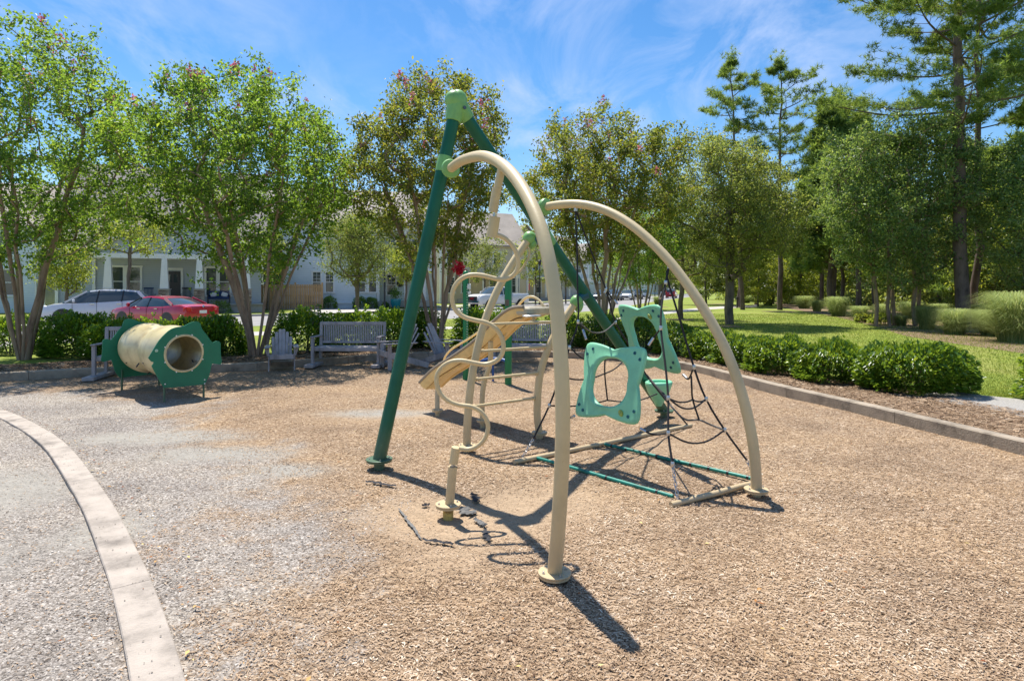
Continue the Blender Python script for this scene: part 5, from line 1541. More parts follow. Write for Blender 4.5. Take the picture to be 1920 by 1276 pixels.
def fish_panel(T, mir=1):
    sm = [Vector((x*mir, 0, z)) for x, z in (fish if mir > 0 else fish[::-1])]; sm = smooth(sm+[sm[0]], 2)[:-1]; n = len(sm); th_ = .019
    # outline ring to hole ring by angle about the hole centre
    vs = []; fs = []; outer_ = [T @ Vector((p.x, y, p.z)) for y in (-th_/2, th_/2) for p in sm]
    loops = [[Vector((p.x, p.z, 0)) for p in sm], [Vector((HR*math.cos(-a), HR*math.sin(-a), 0)) for a in np.linspace(0, 2*math.pi, 41)[:-1]]]
    tris = tessellate_polygon(loops); flat = [v for l in loops for v in l]; N_ = len(flat)
    for y in (-th_/2, th_/2): vs += [T @ Vector((v.x, y, v.y)) for v in flat]
    for a, b, c in tris: fs.append((a, b, c)); fs.append((N_+c, N_+b, N_+a))
    for i in range(n): j = (i+1) % n; fs.append((i, N_+i, N_+j, j))
    for i in range(40): j = (i+1) % 40; fs.append((n+i, n+j, N_+n+j, N_+n+i))
    mb = MB(); mb.add(vs, fs); me_o = mb.build('fish_panel', M_fish, tun)
    return me_o
def frame_at(c): return Matrix((u_, w_, Vector((0, 0, 1)))).transposed().to_4x4() if False else Matrix.Translation(c) @ Matrix((u_, w_, Vector((0, 0, 1)))).transposed().to_4x4()
TL_ = 1.83
cB = FC+w_*TL_
for c, sgn in ((FC, -1), (cB, 1)):
    T = frame_at(c); o = fish_panel(T, -sgn)
    mb = MB()
    for i in range(8):
        a = R(22.5+45*i); mb.lathe([(.010, 0), (.010, .004), (0, .006)], T @ Vector((HR*1.14*math.cos(a), sgn*.0098, HR*1.14*math.sin(a))), w_*sgn, 10)
    for x, z in ([fz(1000, 937), fz(1498, 882), fz(1498, 930)]): mb.lathe([(.010, 0), (.010, .004), (0, .006)], T @ Vector((x, sgn*.0098, z)), w_*sgn, 10)
    mb.build('rivet', M_white, o, smooth=True)
    mb = MB(); x, z = fz(893, 517); mb.lathe([(0, .006), (.018, .006), (.024, .001), (.024, 0)], T @ Vector((x, sgn*.0098, z)), w_*sgn, 16); mb.build('eye', mat('pale eye disc', (.35, .55, .40), .4), o, smooth=True)
    for x, z in (fz(1000, 930), fz(1497, 890)):
        a = T @ Vector((x, -sgn*.022, z)); mb = MB(); mb.tube([(a.x, a.y, a.z+.05), (a.x, a.y, -.1)], .0165, 12); mb.build('leg', M_green, tun, smooth=True)
# wavy moulded tube
prof = []; n = 34
for i in range(n+1):
    u = i/n; s = u*TL_
    r_ = .33+.085*abs(math.sin(u*math.pi*2.0))**.8 - .02*(u < .03 or u > .97)
    prof.append((r_, s))
prof_in = [(r-.014, s) for r, s in reversed(prof)]
mb = MB(); mb.lathe(prof+prof_in, FC, w_, 40, close=True); tb = mb.build('tunnel_tube', M_tunnel, tun, smooth=True, autosmooth=70)
mb = MB(); mb.lathe([(HR-.001, -.02), (HR+.012, -.024), (HR+.02, -.012), (.33, .0), (.33, .012), (HR, .012)], FC, w_, 40, close=True); mb.build('mouth_ring', M_tunnel, tun, smooth=True)
mb = MB(); mb.lathe([(HR-.001, .02), (HR+.012, .024), (HR+.02, .012), (.33, .0), (.33, -.012), (HR, -.012)], cB, w_, 40, close=True); mb.build('mouth_ring', M_tunnel, tun, smooth=True)
for s_, a_ in ((.55, 200), (.95, 215), (.95, 325), (1.35, 210), (.5, 330), (1.0, 250)):
    u0 = w_.orthogonal().normalized(); 
    c = FC+w_*s_+(u_*math.cos(R(a_))+Vector((0, 0, 1))*math.sin(R(a_)))*.395
    mb = MB(); mb.box(c, (.014, .03, .075), Matrix((u_, w_, Vector((0, 0, 1)))).transposed() @ Matrix.Rotation(R(a_), 3, 'Y'), .004); mb.build('vent_slot', M_black, tb)

# ================================================================ GREEN POSTS
M_postgreen = mat('leaf green post', (0.004, 0.19, 0.06), .35, var=.1)
def gpost(px, D, w, htop, label, extra):
    x = (px-CX)/FPX*D; t = thing('play_post', label, 'post', (x, D, 0), 0, 'green play posts')
    r = w/2; mb = MB(); mb.lathe([(r, -.1), (r, htop-.06), (r*.92, htop-.03), (r*.6, htop-.008), (0, htop)], seg=22); mb.build('tube', M_postgreen, t, smooth=True, autosmooth=50)
    extra(t, r, htop); return t
def ex1(t, r, h):
    mb = MB(); mb.box((.07, -r-.004, h-.30), (.07, .02, .10), None, .006); mb.box((.075, -r-.004, h-.42), (.06, .02, .06), None, .006); mb.build('sign_plate', M_steel, t)
    mb = MB()
    for i in range(26): mb.lathe([(.012, 0), (.012, .005)], (r*.55, -r*.83, .5+i*.05), (.5, -.85, 0), 6)
    mb.build('rivet', M_steel, t)
gpost(873, 11.6, .105, 2.05, 'green round topped post left of the slide, with small plates near its top', ex1)
def ex2(t, r, h):
    mb = MB(); mb.box((-.02, -r-.003, 1.46), (.07, .012, .11), None, .004); mb.build('sign_plate', mat('brown sticker', (.12, .09, .07), .5), t)
gpost(953, 10.95, .125, 2.05, 'thicker green post behind the slide mouth, with a small brown sticker', ex2)
mb = MB(); mb.tube([(-.45, 11.5, .78), (-.1, 11.1, .80), (.05, 10.9, .79)], .02, 8)
# low blue rail seen under the slide
t = thing('blue_rail', 'short blue curved rail low behind the slide, between the green posts', 'rail', (-.35, 11.3, 0))
mb = MB(); mb.tube(smooth([(-.40, .25, .28), (-.25, .1, .36), (0, 0, .42), (.22, -.1, .40), (.26, -.2, .33)], 5), .03, 10); mb.tube([(0, 0, .42), (0, 0, -.1)], .02, 8); mb.build('rail_tube', mat('blue painted tube', (.02, .09, .32), .4), t, smooth=True)

# ================================================================ BENCHES AND CHAIRS
def bench(label):
    t = thing('garden_bench', label, 'bench', (0, 0, 0), 0, 'grey slatted benches along the back kerb')
    W = 1.50; Hh = .94
    for s in (-1, 1):
        x = s*(W/2-.03)
        MB().bar((x, .24, 0), (x, .30, Hh), .06, .05, (0, 1, 0)).build('rear_leg', M_wood, t)
        MB().box((x, -.26, .31), (.065, .06, .62), None, .005).build('front_leg', M_wood, t)
        MB().box((x, -.02, .64), (.085, .60, .03), None, .008).build('armrest', M_wood, t)
        MB().box((x, 0, .36), (.035, .48, .06), None, .004).build('side_rail', M_wood, t)
        MB().box((x, -.05, .035), (.20, .95, .07), None, .01).build('foot_block', M_wood, t)
    def bk(z): return .245+.06*(z/Hh)
    MB().box((0, bk(.91), .91), (W-.02, .035, .075), None, .006).build('top_rail', M_wood, t)
    MB().box((0, bk(.50), .49), (W-.08, .032, .05), None, .005).build('lower_rail', M_wood, t)
    MB().box((0, -.255, .375), (W-.08, .03, .075), None, .005).build('seat_rail', M_wood, t)
    o = None; ns = 33
    for i in range(ns):
        x = (i-(ns-1)/2)*(W-.16)/ns
        if o is None: o = MB().bar((0, bk(.50), .51), (0, bk(.88), .88), .025, .013, (0, 1, 0), .002).build('slat', M_wood, t); o.location.x = x
        else: c = o.copy(); COL.objects.link(c); c.location.x = x
    o = None
    for i in range(7):
        y = -.215+i*.071
        if o is None: o = MB().box((0, 0, .415), (W-.07, .06, .018), None, .004).build('seat_slat', M_wood, t); o.location.y = y
        else: c = o.copy(); COL.objects.link(c); c.location.y = y
    return t
b1 = place(bench('slatted bench facing the camera, the middle one of the back row'), (-3.60, 13.55, .02), R(-2))
km2 = {}
for c_ in bpy.data.objects:
    if c_.parent == b1: km2.setdefault(b1.name, []).append(c_)
b2 = copy_tree(b1, None, km2); place(b2, (-7.15, 11.85, .02), R(12), 1, 'slatted bench mostly hidden behind the tunnel')
b3 = copy_tree(b1, None, km2); place(b3, (.35, 14.1, .02), R(-8), 1, 'slatted bench seen behind the ladder and slide mouth')
def adirondack(label):
    t = thing('adirondack_chair', label, 'chair', (0, 0, 0), 0, 'wooden low chairs')
    for i in range(6):
        x = (i-2.5)*.080; top_ = .93-.040*abs(i-2.5)**1.75; 
        a = Vector((x*.95, .02, .28)); b = Vector((x*1.0, .30, top_))
        mb = MB(); mb.bar(a, b, .074, .016, (0, -1, .4), .004); mb.lathe([(0, -.008), (.037, -.008), (.037, .008), (0, .008)], b, (0, -.9, .43), 14); mb.build('back_slat', M_wood, t)
    for i in range(6):
        y = -.42+i*.085; z = .385-(y+.42)*.28
        MB().bar((-.26, y, z), (.26, y, z), .016, .074, (0, 1, -.28), .003).build('seat_slat', M_wood, t)
    for s in (-1, 1):
        MB().bar((s*.255, -.45, .345), (s*.255, .52, .055), .025, .12, (0, .3, 1), .006).build('side_board', M_wood, t)
        MB().box((s*.285, -.36, .27), (.028, .085, .54), None, .005).build('front_leg', M_wood, t)
        mb = MB(); mb.bar((s*.325, -.50, .56), (s*.31, .24, .565), .12, .020, (0, 0, 1), .006); mb.build('armrest', M_wood, t)
        MB().bar((s*.285, -.36, .36), (s*.355, -.36, .55), .06, .022, (0, 1, 0), .004).build('arm_bracket', M_wood, t)
    MB().bar((-.30, .20, .545), (.30, .20, .545), .022, .06, (0, 1, 0), .004).build('back_rail', M_wood, t)
    MB().bar((-.26, -.455, .335), (.26, -.455, .335), .10, .02, (0, 1, 0), .004).build('front_apron', M_wood, t)
    return t
ad = place(adirondack('low wooden chair standing alone, facing the camera, left of the middle bench'), (-4.84, 12.9, .02), R(20), .87)
km3 = {}
for c_ in bpy.data.objects:
    if c_.parent == ad: km3.setdefault(ad.name, []).append(c_)
a2 = copy_tree(ad, None, km3); place(a2, (-2.35, 13.1, .02), R(-62), .98, 'low wooden chair turned sideways just left of the steep green leg')
a3 = copy_tree(ad, None, km3); place(a3, (-1.55, 13.4, .02), R(62), .98, 'low wooden chair turned away, between the steep green leg and the slide')

# ================================================================ CARS
def loft(mb, stations, close_ends=True):
    n = len(stations[0]); vs = []; fs = []
    for st_ in stations: vs += st_
    for i in range(len(stations)-1):
        for k in range(n-1): fs.append((i*n+k, i*n+k+1, (i+1)*n+k+1, (i+1)*n+k))
        fs.append((i*n+n-1, i*n, (i+1)*n, (i+1)*n+n-1))
    if close_ends: fs.append(tuple(range(n-1, -1, -1))); fs.append(tuple(range((len(stations)-1)*n, len(stations)*n)))
    mb.add(vs, fs); return mb
def body_ring(x, zb, zt, hw, tuck=.9, crown=.0):
    zm = zb+(zt-zb)*.45
    half = [(hw*tuck, zb), (hw*.985, zb+.12), (hw, zm), (hw*.985, zt-.10), (hw*.93, zt-.02), (hw*.6, zt+crown*.8), (0, zt+crown)]
    return [Vector((x, -y, z)) for y, z in half]+[Vector((x, y, z)) for y, z in reversed(half[:-1])]
def cab_ring(x, zb, zt, hb, ht):
    if zt-zb < .02: zt = zb+.02
    half = [(hb, zb), (hb*.55+ht*.45, zb+(zt-zb)*.5), (ht+.02, zt-.05), (ht*.93, zt), (0, zt+.015)]
    return [Vector((x, -y, z)) for y, z in half]+[Vector((x, y, z)) for y, z in reversed(half[:-1])]
def wheel(t, x, y, r, s):
    mb = MB(); mb.lathe([(r*.62, -.09), (r*.9, -.105), (r, -.07), (r, .07), (r*.9, .105), (r*.62, .09)], (x, y, r), (0, s, 0), 28); tyre = mb.build('wheel', M_tyre, t, smooth=True)
    mb = MB(); mb.lathe([(0, .06), (r*.14, .075), (r*.2, .05), (r*.6, .06), (r*.66, .092), (r*.62, .10), (r*.60, .06)], (x, y, r), (0, s, 0), 28)
    rim = mb.build('rim', M_rim, tyre, smooth=True, autosmooth=30)
    mb = MB()
    for i in range(5):
        a = i*2*math.pi/5
        for da in (.30,): 
            c = Vector((x+math.cos(a+.63)*r*.42, y+s*.062, r+math.sin(a+.63)*r*.42)); mb.lathe([(0, .0), (r*.12, .0)], c, (0, s, 0), 8)
    mb.build('rim_opening', M_black, rim)
def car(name, label, cat, paint, P_, loc, heading, group=None, detail=True, kind='car'):
    """P_: dict of profile tables (x from tail to nose)"""
    t = thing(name, label, cat, (0, 0, 0), 0, group); hw = P_['w']/2
    body = loft(MB(), [body_ring(x, zb, zt, hw*k, crown=cr) for x, zb, zt, k, cr in P_['body']])
    body.build('body', paint, t, smooth=True, autosmooth=38)
    cab = loft(MB(), [cab_ring(x, zb, zt, hw*.93*k, hw*.72*k2) for x, zb, zt, k, k2 in P_['cab']])
    cab.build('window_glass', M_carglass, t, smooth=True, autosmooth=38)
    rf = [(x, zb, zt, k, k2) for x, zb, zt, k, k2 in P_['cab'] if zt > P_['roofz']-.10]
    mb = loft(MB(), [[Vector((x, y, z)) for y, z in [(-hw*.74*k2-.01, zt-.055), (-hw*.70*k2, zt+.006), (0, zt+.028), (hw*.70*k2, zt+.006), (hw*.74*k2+.01, zt-.055), (0, zt-.03)]] for x, zb, zt, k, k2 in rf])
    mb.build('roof', paint, t, smooth=True, autosmooth=50)
    for s in (-1, 1):
        for (xa, za, xb, zb_, w_) in P_['pillars']:
            ya = s*(hw*.93-.0 if za < P_['roofz']-.25 else hw*.74); yb = s*(hw*.735)
            mb = MB(); mb.bar((xa, ya+s*.004, za), (xb, yb+s*.006, zb_), w_, .03, (0, s, 0), .004); mb.build('pillar', paint if w_ > .07 else M_black, t)
        for x in P_['wheels']:
            wheel(t, x, s*(hw-.10), P_['r'], s)
            mb = MB(); arc = [(x+math.cos(a)*(P_['r']+.055), P_['r']+math.sin(a)*(P_['r']+.055)) for a in np.linspace(0, math.pi, 15)]
            mb.prism(arc, s*(hw*.70), s*(hw+.004)); mb.build('wheel_arch', M_black, t)
        x, z = P_['mirror']; mb = MB(); mb.lathe([(0, -.06), (.07, -.04), (.09, .02), (.06, .06), (0, .065)], (x, s*(hw+.07), z), (-1, 0, 0), 12, sx=1.0, sy=1.0); mb.build('mirror', paint, t, smooth=True)
        if detail:
            for x in P_['handles']: MB().box((x, s*(hw+.006), P_['handz']), (.20, .025, .035), None, .008).build('door_handle', M_chrome, t)
            for x in P_['seams']: MB().box((x, s*(hw+.001), P_['handz']-.12), (.012, .006, .62), None, 0).build('door_seam', M_black, t)
        x, z, a, b_ = P_['head']; mb = MB(); mb.lathe([(0, -.09), (a, -.05), (a, .02), (a*.6, .05), (0, .055)], (x, s*hw*.76, z), (1, s*.55, 0), 14, sx=b_/a, sy=1); mb.build('headlight', M_lamp, t, smooth=True)
        x, z, a, b_ = P_['tail']; MB().box((x, s*hw*.78, z), (.10, a, b_), Matrix.Rotation(-s*.35, 3, 'Z'), .02).build('tail_light', M_tail, t)
    g = P_['grille']; MB().box((g[0], 0, g[1]), (.05, g[2], g[3]), None, .01).build('grille', M_black, t)
    nx_, nz_ = P_['nose']; MB().box((nx_, 0, nz_), (.03, .40, .11), None, .004).build('number_plate', M_white, t)
    tx_, tz_ = P_['tailp']; MB().box((tx_, 0, tz_), (.03, .36, .13), None, .004).build('number_plate', M_white, t)
    if kind == 'car': mb = MB(); mb.lathe([(0, 0), (.055, 0), (.055, .02), (0, .024)], (tx_-.012, 0, tz_+.24), (-1, 0, .2), 16); mb.build('emblem', M_chrome, t, smooth=True)
    return place(t, loc, heading)
SEDAN = dict(w=1.84, r=.335, roofz=1.36,
    body=[(-2.48,.42,.78,.80,0),(-2.44,.30,.96,.93,.01),(-2.2,.24,1.03,.98,.02),(-1.75,.20,1.035,1,.02),(-1.1,.20,.97,1,.02),(0,.20,.95,1,.02),(.9,.20,.95,1,.02),(1.3,.20,.95,1,.03),(1.9,.22,.88,.98,.03),(2.25,.26,.78,.94,.02),(2.45,.34,.66,.84,0),(2.5,.42,.60,.74,0)],
    cab=[(-1.80,1.0,1.02,.90,1.1),(-1.45,.96,1.16,.95,1.05),(-1.05,.95,1.30,.98,1.0),(-.55,.94,1.37,1,1.0),(.0,.94,1.39,1,1),(.40,.94,1.35,1,1),(.75,.94,1.22,.98,1.02),(1.15,.94,1.05,.95,1.1),(1.32,.94,.97,.93,1.1)],
    pillars=[(1.22,.97,.45,1.33,.07),(-.12,.94,-.15,1.35,.055),(-1.68,1.02,-1.0,1.30,.13)], wheels=(-1.42,1.45), mirror=(.93,1.02), handles=(-.75,.35), handz=.86, seams=(.95,-.14,-1.15),
    head=(2.28,.66,.15,.09), tail=(-2.42,.84,.34,.17), grille=(2.49,.55,.75,.14), nose=(2.53,.42), tailp=(-2.50,.72))
SUV = dict(w=1.86, r=.36, roofz=1.64,
    body=[(-2.24,.45,.95,.84,0),(-2.20,.34,1.12,.94,0),(-1.9,.27,1.20,.99,0),(-1.2,.24,1.14,1,0),(0,.24,1.07,1,0),(.9,.24,1.04,1,.01),(1.25,.24,1.04,1,.03),(1.75,.26,.98,.98,.03),(2.1,.28,.88,.94,.02),(2.26,.36,.74,.86,0),(2.30,.46,.62,.76,0)],
    cab=[(-2.16,1.12,1.16,.93,1.1),(-2.0,1.12,1.42,.95,1.02),(-1.75,1.10,1.60,.97,.98),(-1.1,1.06,1.67,1,1),(-.2,1.05,1.68,1,1),(.30,1.04,1.62,1,1),(.75,1.04,1.40,.98,1.02),(1.20,1.04,1.14,.96,1.08),(1.38,1.04,1.06,.94,1.1)],
    pillars=[(1.28,1.07,.42,1.60,.075),(.02,1.05,-.08,1.64,.06),(-1.02,1.08,-1.1,1.63,.06),(-2.02,1.20,-1.72,1.56,.14)], wheels=(-1.33,1.36), mirror=(.92,1.14), handles=(-.92,.18), handz=.98, seams=(.98,0.0,-1.05),
    head=(2.08,.80,.17,.09), tail=(-2.18,1.08,.26,.34), grille=(2.31,.55,.95,.20), nose=(2.34,.40), tailp=(-2.26,.86))
PICK = dict(w=2.04, r=.41, roofz=1.88,
    body=[(-2.95,.62,1.30,.94,0),(-2.9,.50,1.34,.99,0),(-.85,.46,1.34,1,0),(-.8,.42,1.28,1,0),(1.0,.42,1.26,1,0),(1.35,.42,1.27,1,.04),(2.3,.44,1.25,.99,.05),(2.75,.46,1.18,.95,.03),(2.9,.50,1.05,.90,0),(2.95,.56,.9,.84,0)],
    cab=[(-.82,1.27,1.80,.98,.98),(-.55,1.27,1.89,1,1),(.3,1.26,1.91,1,1),(.62,1.26,1.86,1,1),(.95,1.26,1.62,.98,1.02),(1.32,1.26,1.30,.95,1.08)],
    pillars=[(1.22,1.29,.66,1.83,.09),(.22,1.27,.18,1.86,.08),(-.78,1.28,-.72,1.83,.16)], wheels=(-1.82,1.88), mirror=(1.0,1.42), handles=(-.55,.42), handz=1.16, seams=(1.1,.2,-.8),
    head=(2.80,1.02,.17,.12), tail=(-2.92,1.10,.14,.36), grille=(2.94,.92,1.15,.36), nose=(2.99,.58), tailp=(-2.97,.62))
def text_obj(name, cu, m):
    tmp = bpy.data.objects.new('tmp', cu); COL.objects.link(tmp); bpy.context.view_layer.update()
    me = bpy.data.meshes.new_from_object(tmp.evaluated_get(bpy.context.evaluated_depsgraph_get())); me.materials.clear(); me.materials.append(m)
    bpy.data.objects.remove(tmp); bpy.data.curves.remove(cu)
    o = bpy.data.objects.new(name, me); COL.objects.link(o); return o
def hd(x, y): return math.atan2(y, x)
car('parked_car', 'red sedan in the road, seen from its rear corner above the hedge', 'car', M_redpaint, SEDAN, ((306-CX)/FPX*27.6, 27.6, 0), hd(-.93, .40), None)
car('parked_car', 'silver white hatchback facing left, behind the red sedan', 'car', M_silver, SUV, ((187-CX)/FPX*30.6, 30.6, 0), hd(-.90, -.44), None)
pk = car('pickup_truck', 'white pickup truck parked at the far kerb facing the camera', 'pickup truck', M_whitecar, PICK, ((933-CX)/FPX*53, 53, 0), hd(-.70, -.72), None, kind='truck')
for zz in (.80, .90, 1.0):
    MB().box((2.975, 0, zz), (.012, 1.1, .025), None, 0).build('grille_bar', M_chrome, pk)
MB().box((2.99, 0, .66), (.06, 1.7, .16), None, .02).build('bumper', M_chrome, pk)
cu = bpy.data.curves.new('badge_letters', 'FONT'); cu.body = 'GMC'; cu.size = .24; cu.align_x = 'CENTER'; cu.align_y = 'CENTER'; cu.extrude = .006
o = text_obj('badge_letters', cu, M_tail); o.parent = pk; o.location = (2.995, 0, .905); o.rotation_euler = (R(90), 0, R(90))
fc = [(1129, 86, M_darkcar, SUV, 'dark parked car nearest in the row at the far kerb, cut by the trunk'), (1152, 92, M_bluecar, SUV, 'blue grey parked car, second in the row'), (1176, 97, M_whitecar, SUV, 'white parked car in the middle of the row'),
      (1193, 104, M_darkcar, SUV, 'black parked car behind the white one in the row'), (1206, 110, M_silver, SUV, 'silver parked car, last in the row')]
for px, D, mt, pr, lab in fc:
    car('parked_car', lab, 'car', mt, pr, ((px-CX)/FPX*D, D, 0), hd(-.32, -.95), 'cars parked along the far kerb', detail=False)
car('parked_car', 'small red car far down the road, just past the lamp post', 'car', M_redpaint, SUV, ((1259-CX)/FPX*118, 118, 0), hd(.35, .93), None, detail=False)
car('parked_car', 'white car farthest down the road, beside the grass tuft', 'car', M_whitecar, SUV, ((1302-CX)/FPX*150, 150, 0), hd(-.3, -.95), None, detail=False)

# ================================================================ HOUSES
def window(t, x, y, z, w, h, cols=1, rows=2, trim=.11, grid=False, mull=.05, shade=None):
    """frame proud of the wall at y (wall faces -y), sashes and panes behind it"""
    mb = MB(); f = trim
    mb.box((x, y-.03, z+h/2+f/2), (w+2*f+.08, .08, f), None, .006); mb.box((x, y-.035, z-f/2), (w+2*f+.12, .11, f*.8), None, .006)
    for s in (-1, 1): mb.box((x+s*(w/2+f/2), y-.03, z-.0), (f, .07, h), None, .004)
    mb2 = MB()
    fr = MB(); fr.box((x, y-.03, z+h+f/2), (w+2*f+.08, .08, f), None, .006)
    frame = MB()
    frame.box((x, y-.03, z+h+f/2), (w+2*f+.08, .08, f), None, .006)
    frame.box((x, y-.04, z-f*.4), (w+2*f+.12, .12, f*.8), None, .006)
    for s in (-1, 1): frame.box((x+s*(w/2+f/2), y-.03, z+h/2), (f, .07, h), None, .004)
    win = frame.build('window', M_white, t)
    cw, rh_ = w/cols, h/rows
    for i in range(cols):
        for j in range(rows):
            cx_ = x-w/2+cw*(i+.5); cz_ = z+rh_*(j+.5)
            MB().box((cx_, y-.006-.008*(j == 0), cz_), (cw-.03, .012, rh_-.03), None, 0).build('pane', M_glass, win)
    sash = MB()
    for i in range(cols+1): sash.box((x-w/2+cw*i, y-.02, z+h/2), (mull, .03, h), None, 0)
    for j in range(rows+1): sash.box((x, y-.022, z+rh_*j), (w, .03, mull), None, 0)
    if grid:
        for j in range(rows):
            if j >= rows/2:
                for q in (1, 2): sash.box((x, y-.018, z+rh_*(j+q/3)), (w, .016, .022), None, 0)
        sash.box((x, y-.018, z+h*.75), (.022, .016, h/2), None, 0)
    sash.build('sash', M_white, win)
    return win
def gable_roof(t, x0, x1, y0, y1, ze, zr, axis='x', over=.35, material=None, thick=.16, name='roof'):
    """ridge along the axis; two slabs meeting at the ridge"""
    mb = MB()
    if axis == 'x':
        ym = (y0+y1)/2; sl = (zr-ze)/(ym-y0); o_ = over
        for (ya, s) in ((y0, 1), (y1, -1)):
            e = Vector((0, ya-s*o_, ze-sl*o_)); rdg = Vector((0, ym, zr))
            vs = []
            for x in (x0-o_, x1+o_):
                vs += [(x, e.y, e.z), (x, rdg.y, rdg.z), (x, rdg.y, rdg.z+thick), (x, e.y, e.z+thick)]
            mb.add(vs, [(0,1,2,3),(7,6,5,4),(0,4,5,1),(1,5,6,2),(2,6,7,3),(3,7,4,0)])
    else:
        xm = (x0+x1)/2; sl = (zr-ze)/(xm-x0); o_ = over
        for (xa, s) in ((x0, 1), (x1, -1)):
            ex, ez = xa-s*o_, ze-sl*o_
            vs = []
            for y in (y0-o_, y1+o_): vs += [(ex, y, ez), (xm, y, zr), (xm, y, zr+thick), (ex, y, ez+thick)]
            mb.add(vs, [(0,1,2,3),(7,6,5,4),(0,4,5,1),(1,5,6,2),(2,6,7,3),(3,7,4,0)])
    return mb.build(name, material or M_roof, t)
def gable_fill(t, x0, x1, y, ze, zr, material, th=.15, name='gable_wall'):
    mb = MB(); mb.prism([(x0, ze), (x1, ze), ((x0+x1)/2, zr)], y, y+th); return mb.build(name, material, t)
def wallbox(t, x0, x1, y0, y1, z0, z1, material, name='wall'):
    return MB().box(((x0+x1)/2, (y0+y1)/2, (z0+z1)/2), (x1-x0, y1-y0, z1-z0)).build(name, material, t)
def tapered(mb, x, y, z0, z1, w0, w1):
    vs = []
    for z, w in ((z0, w0/2), (z1, w1/2)): vs += [(x-w, y-w, z), (x+w, y-w, z), (x+w, y+w, z), (x-w, y+w, z)]
    mb.add(vs, [(3,2,1,0),(4,5,6,7),(0,1,5,4),(1,2,6,5),(2,3,7,6),(3,0,4,7)]); return mb
def brick_pier(t, x, y, z0, z1, w):
    pier = MB().box((x, y, (z0+z1)/2), (w-.03, w-.03, z1-z0)).build('brick_pier', M_mortar, t)
    r = random.Random(int(x*10)); n = int((z1-z0)/.085); mats_ = [M_brick, M_brick2, M_brick3]; protos = {}
    for j in range(n):
        for i in range(3):
            bw = w/3 if j % 2 else (w/3 if i != 1 else w/3)
            sh = (.0 if j % 2 else w/6); cx_ = x-w/2+bw*(i+.5)+sh*(.5 if i < 2 else -.5)*.5
            mt = r.choice(mats_)
            key = mt.name
            if key not in protos: 
                o = MB().box((0, 0, 0), (bw-.018, .03, .066), None, 0).build('brick', mt, pier); protos[key] = o
            else: o = protos[key].copy(); COL.objects.link(o)
            o.location = (cx_, y-w/2, z0+.045+j*.085)
    MB().box((x, y, z1+.03), (w+.08, w+.08, .06), None, .01).build('pier_cap', M_mortar, t)
M_brick2 = mat('dark brown brick', (.17, .11, .09), .9, var=.4, scale=9); M_brick3 = mat('pale tan brick', (.46, .37, .30), .9, var=.3, scale=9)
gr = R(22)
h1 = thing('house', 'blue grey house with a gabled porch on white tapered columns, behind the two moving cars', 'house', (0, 0, 0))
wallbox(h1, -3.3, 9.0, 2.4, 12, LZ, 4.6, M_side_grey)
wallbox(h1, -3.3, 9.05, 2.35, 12.05, LZ-.1, .6, M_mortar, 'foundation')
wallbox(h1, -1.1, 9.1, 0.0, 2.4, LZ-.1, .62, M_mortar, 'porch_base')
MB().box((4.0, 1.15, .66), (10.4, 2.6, .07), None, .01).build('porch_floor', M_walk, h1)
gable_roof(h1, -3.3, 9.0, 2.2, 12.2, 4.5, 10.7, 'x', .45, M_roof)
for s, xx in ((0, -3.3), (1, 8.85)): 
    mb = MB(); T = Matrix(((0, 1, 0, 0), (1, 0, 0, 0), (0, 0, 1, 0), (0, 0, 0, 1))); mb.prism([(2.4, 4.5), (12, 4.5), (7.2, 10.5)], xx, xx+.15, T); mb.build('gable_wall', M_side_grey, h1)
MB().box((4.0, .12, 3.86), (10.6, .26, .32), None, .01).build('porch_beam', M_white, h1)
MB().box((4.0, 1.3, 3.74), (10.2, 2.2, .06)).build('porch_ceiling', M_white, h1)
gable_fill(h1, -1.2, 9.2, .10, 4.02, 6.75, M_side_grey)
gable_roof(h1, -1.2, 9.2, 0, 6.5, 4.02, 6.8, 'y', .35, M_roof)
for s in (-1, 1):
    a = Vector((4.0+s*5.6, -.36, 3.86)); b_ = Vector((4.0, -.36, 6.86)); MB().bar(a, b_, .05, .24, (0, 1, 0)).build('rake_board', M_white, h1)
for x in (0, 3.15, 5.2, 8.1):
    brick_pier(h1, x, .12, .69, 1.68, .66)
    tapered(MB(), x, .12, 1.74, 3.70, .50, .30).build('porch_column', M_white, h1)
window(h1, .02, 2.4, 1.25, .78, 1.95); window(h1, 1.02, 2.4, 1.25, .78, 1.95)
window(h1, 5.75, 2.4, 1.25, .66, 1.95); window(h1, 6.6, 2.4, 1.25, .66, 1.95)
dr = MB().box((3.35, 2.36, 1.80), (.95, .07, 2.25), None, .01).build('front_door', M_door, h1)
for q in (-.25, .25): MB().box((3.35+q*.7, 2.315, 2.45), (.22, .02, .55), None, .004).build('door_pane', M_glass, dr)
mb = MB(); mb.box((2.78, 2.35, 1.85), (.14, .12, 2.4), None, .006); mb.box((3.92, 2.35, 1.85), (.14, .12, 2.4), None, .006); mb.box((3.35, 2.35, 3.10), (1.3, .12, .16), None, .006); mb.build('door_frame', M_white, h1)
mb = MB(); mb.box((-1.25, 2.33, 2.3), (.18, .14, 4.3), None, .01); mb.build('corner_board', M_white, h1)
mb = MB(); mb.box((-3.3, 2.33, 2.3), (.18, .14, 4.3), None, .01); mb.build('corner_board', M_white, h1)
window(h1, -2.3, 2.4, 3.0, .7, .8, 1, 1)
for k, s_ in enumerate((1.75, 1.45)): MB().box((3.35, -.25-.3*k, .44-.18*k), (1.8, .34, .17), None, .01).build('step', M_walk, h1)
place(h1, (-25.7, 39.0, 0), gr)
def on_house(h, x, y, z): 
    c, s = math.cos(h.rotation_euler.z), math.sin(h.rotation_euler.z); return (h.location.x+c*x-s*y, h.location.y+s*x+c*y, z)
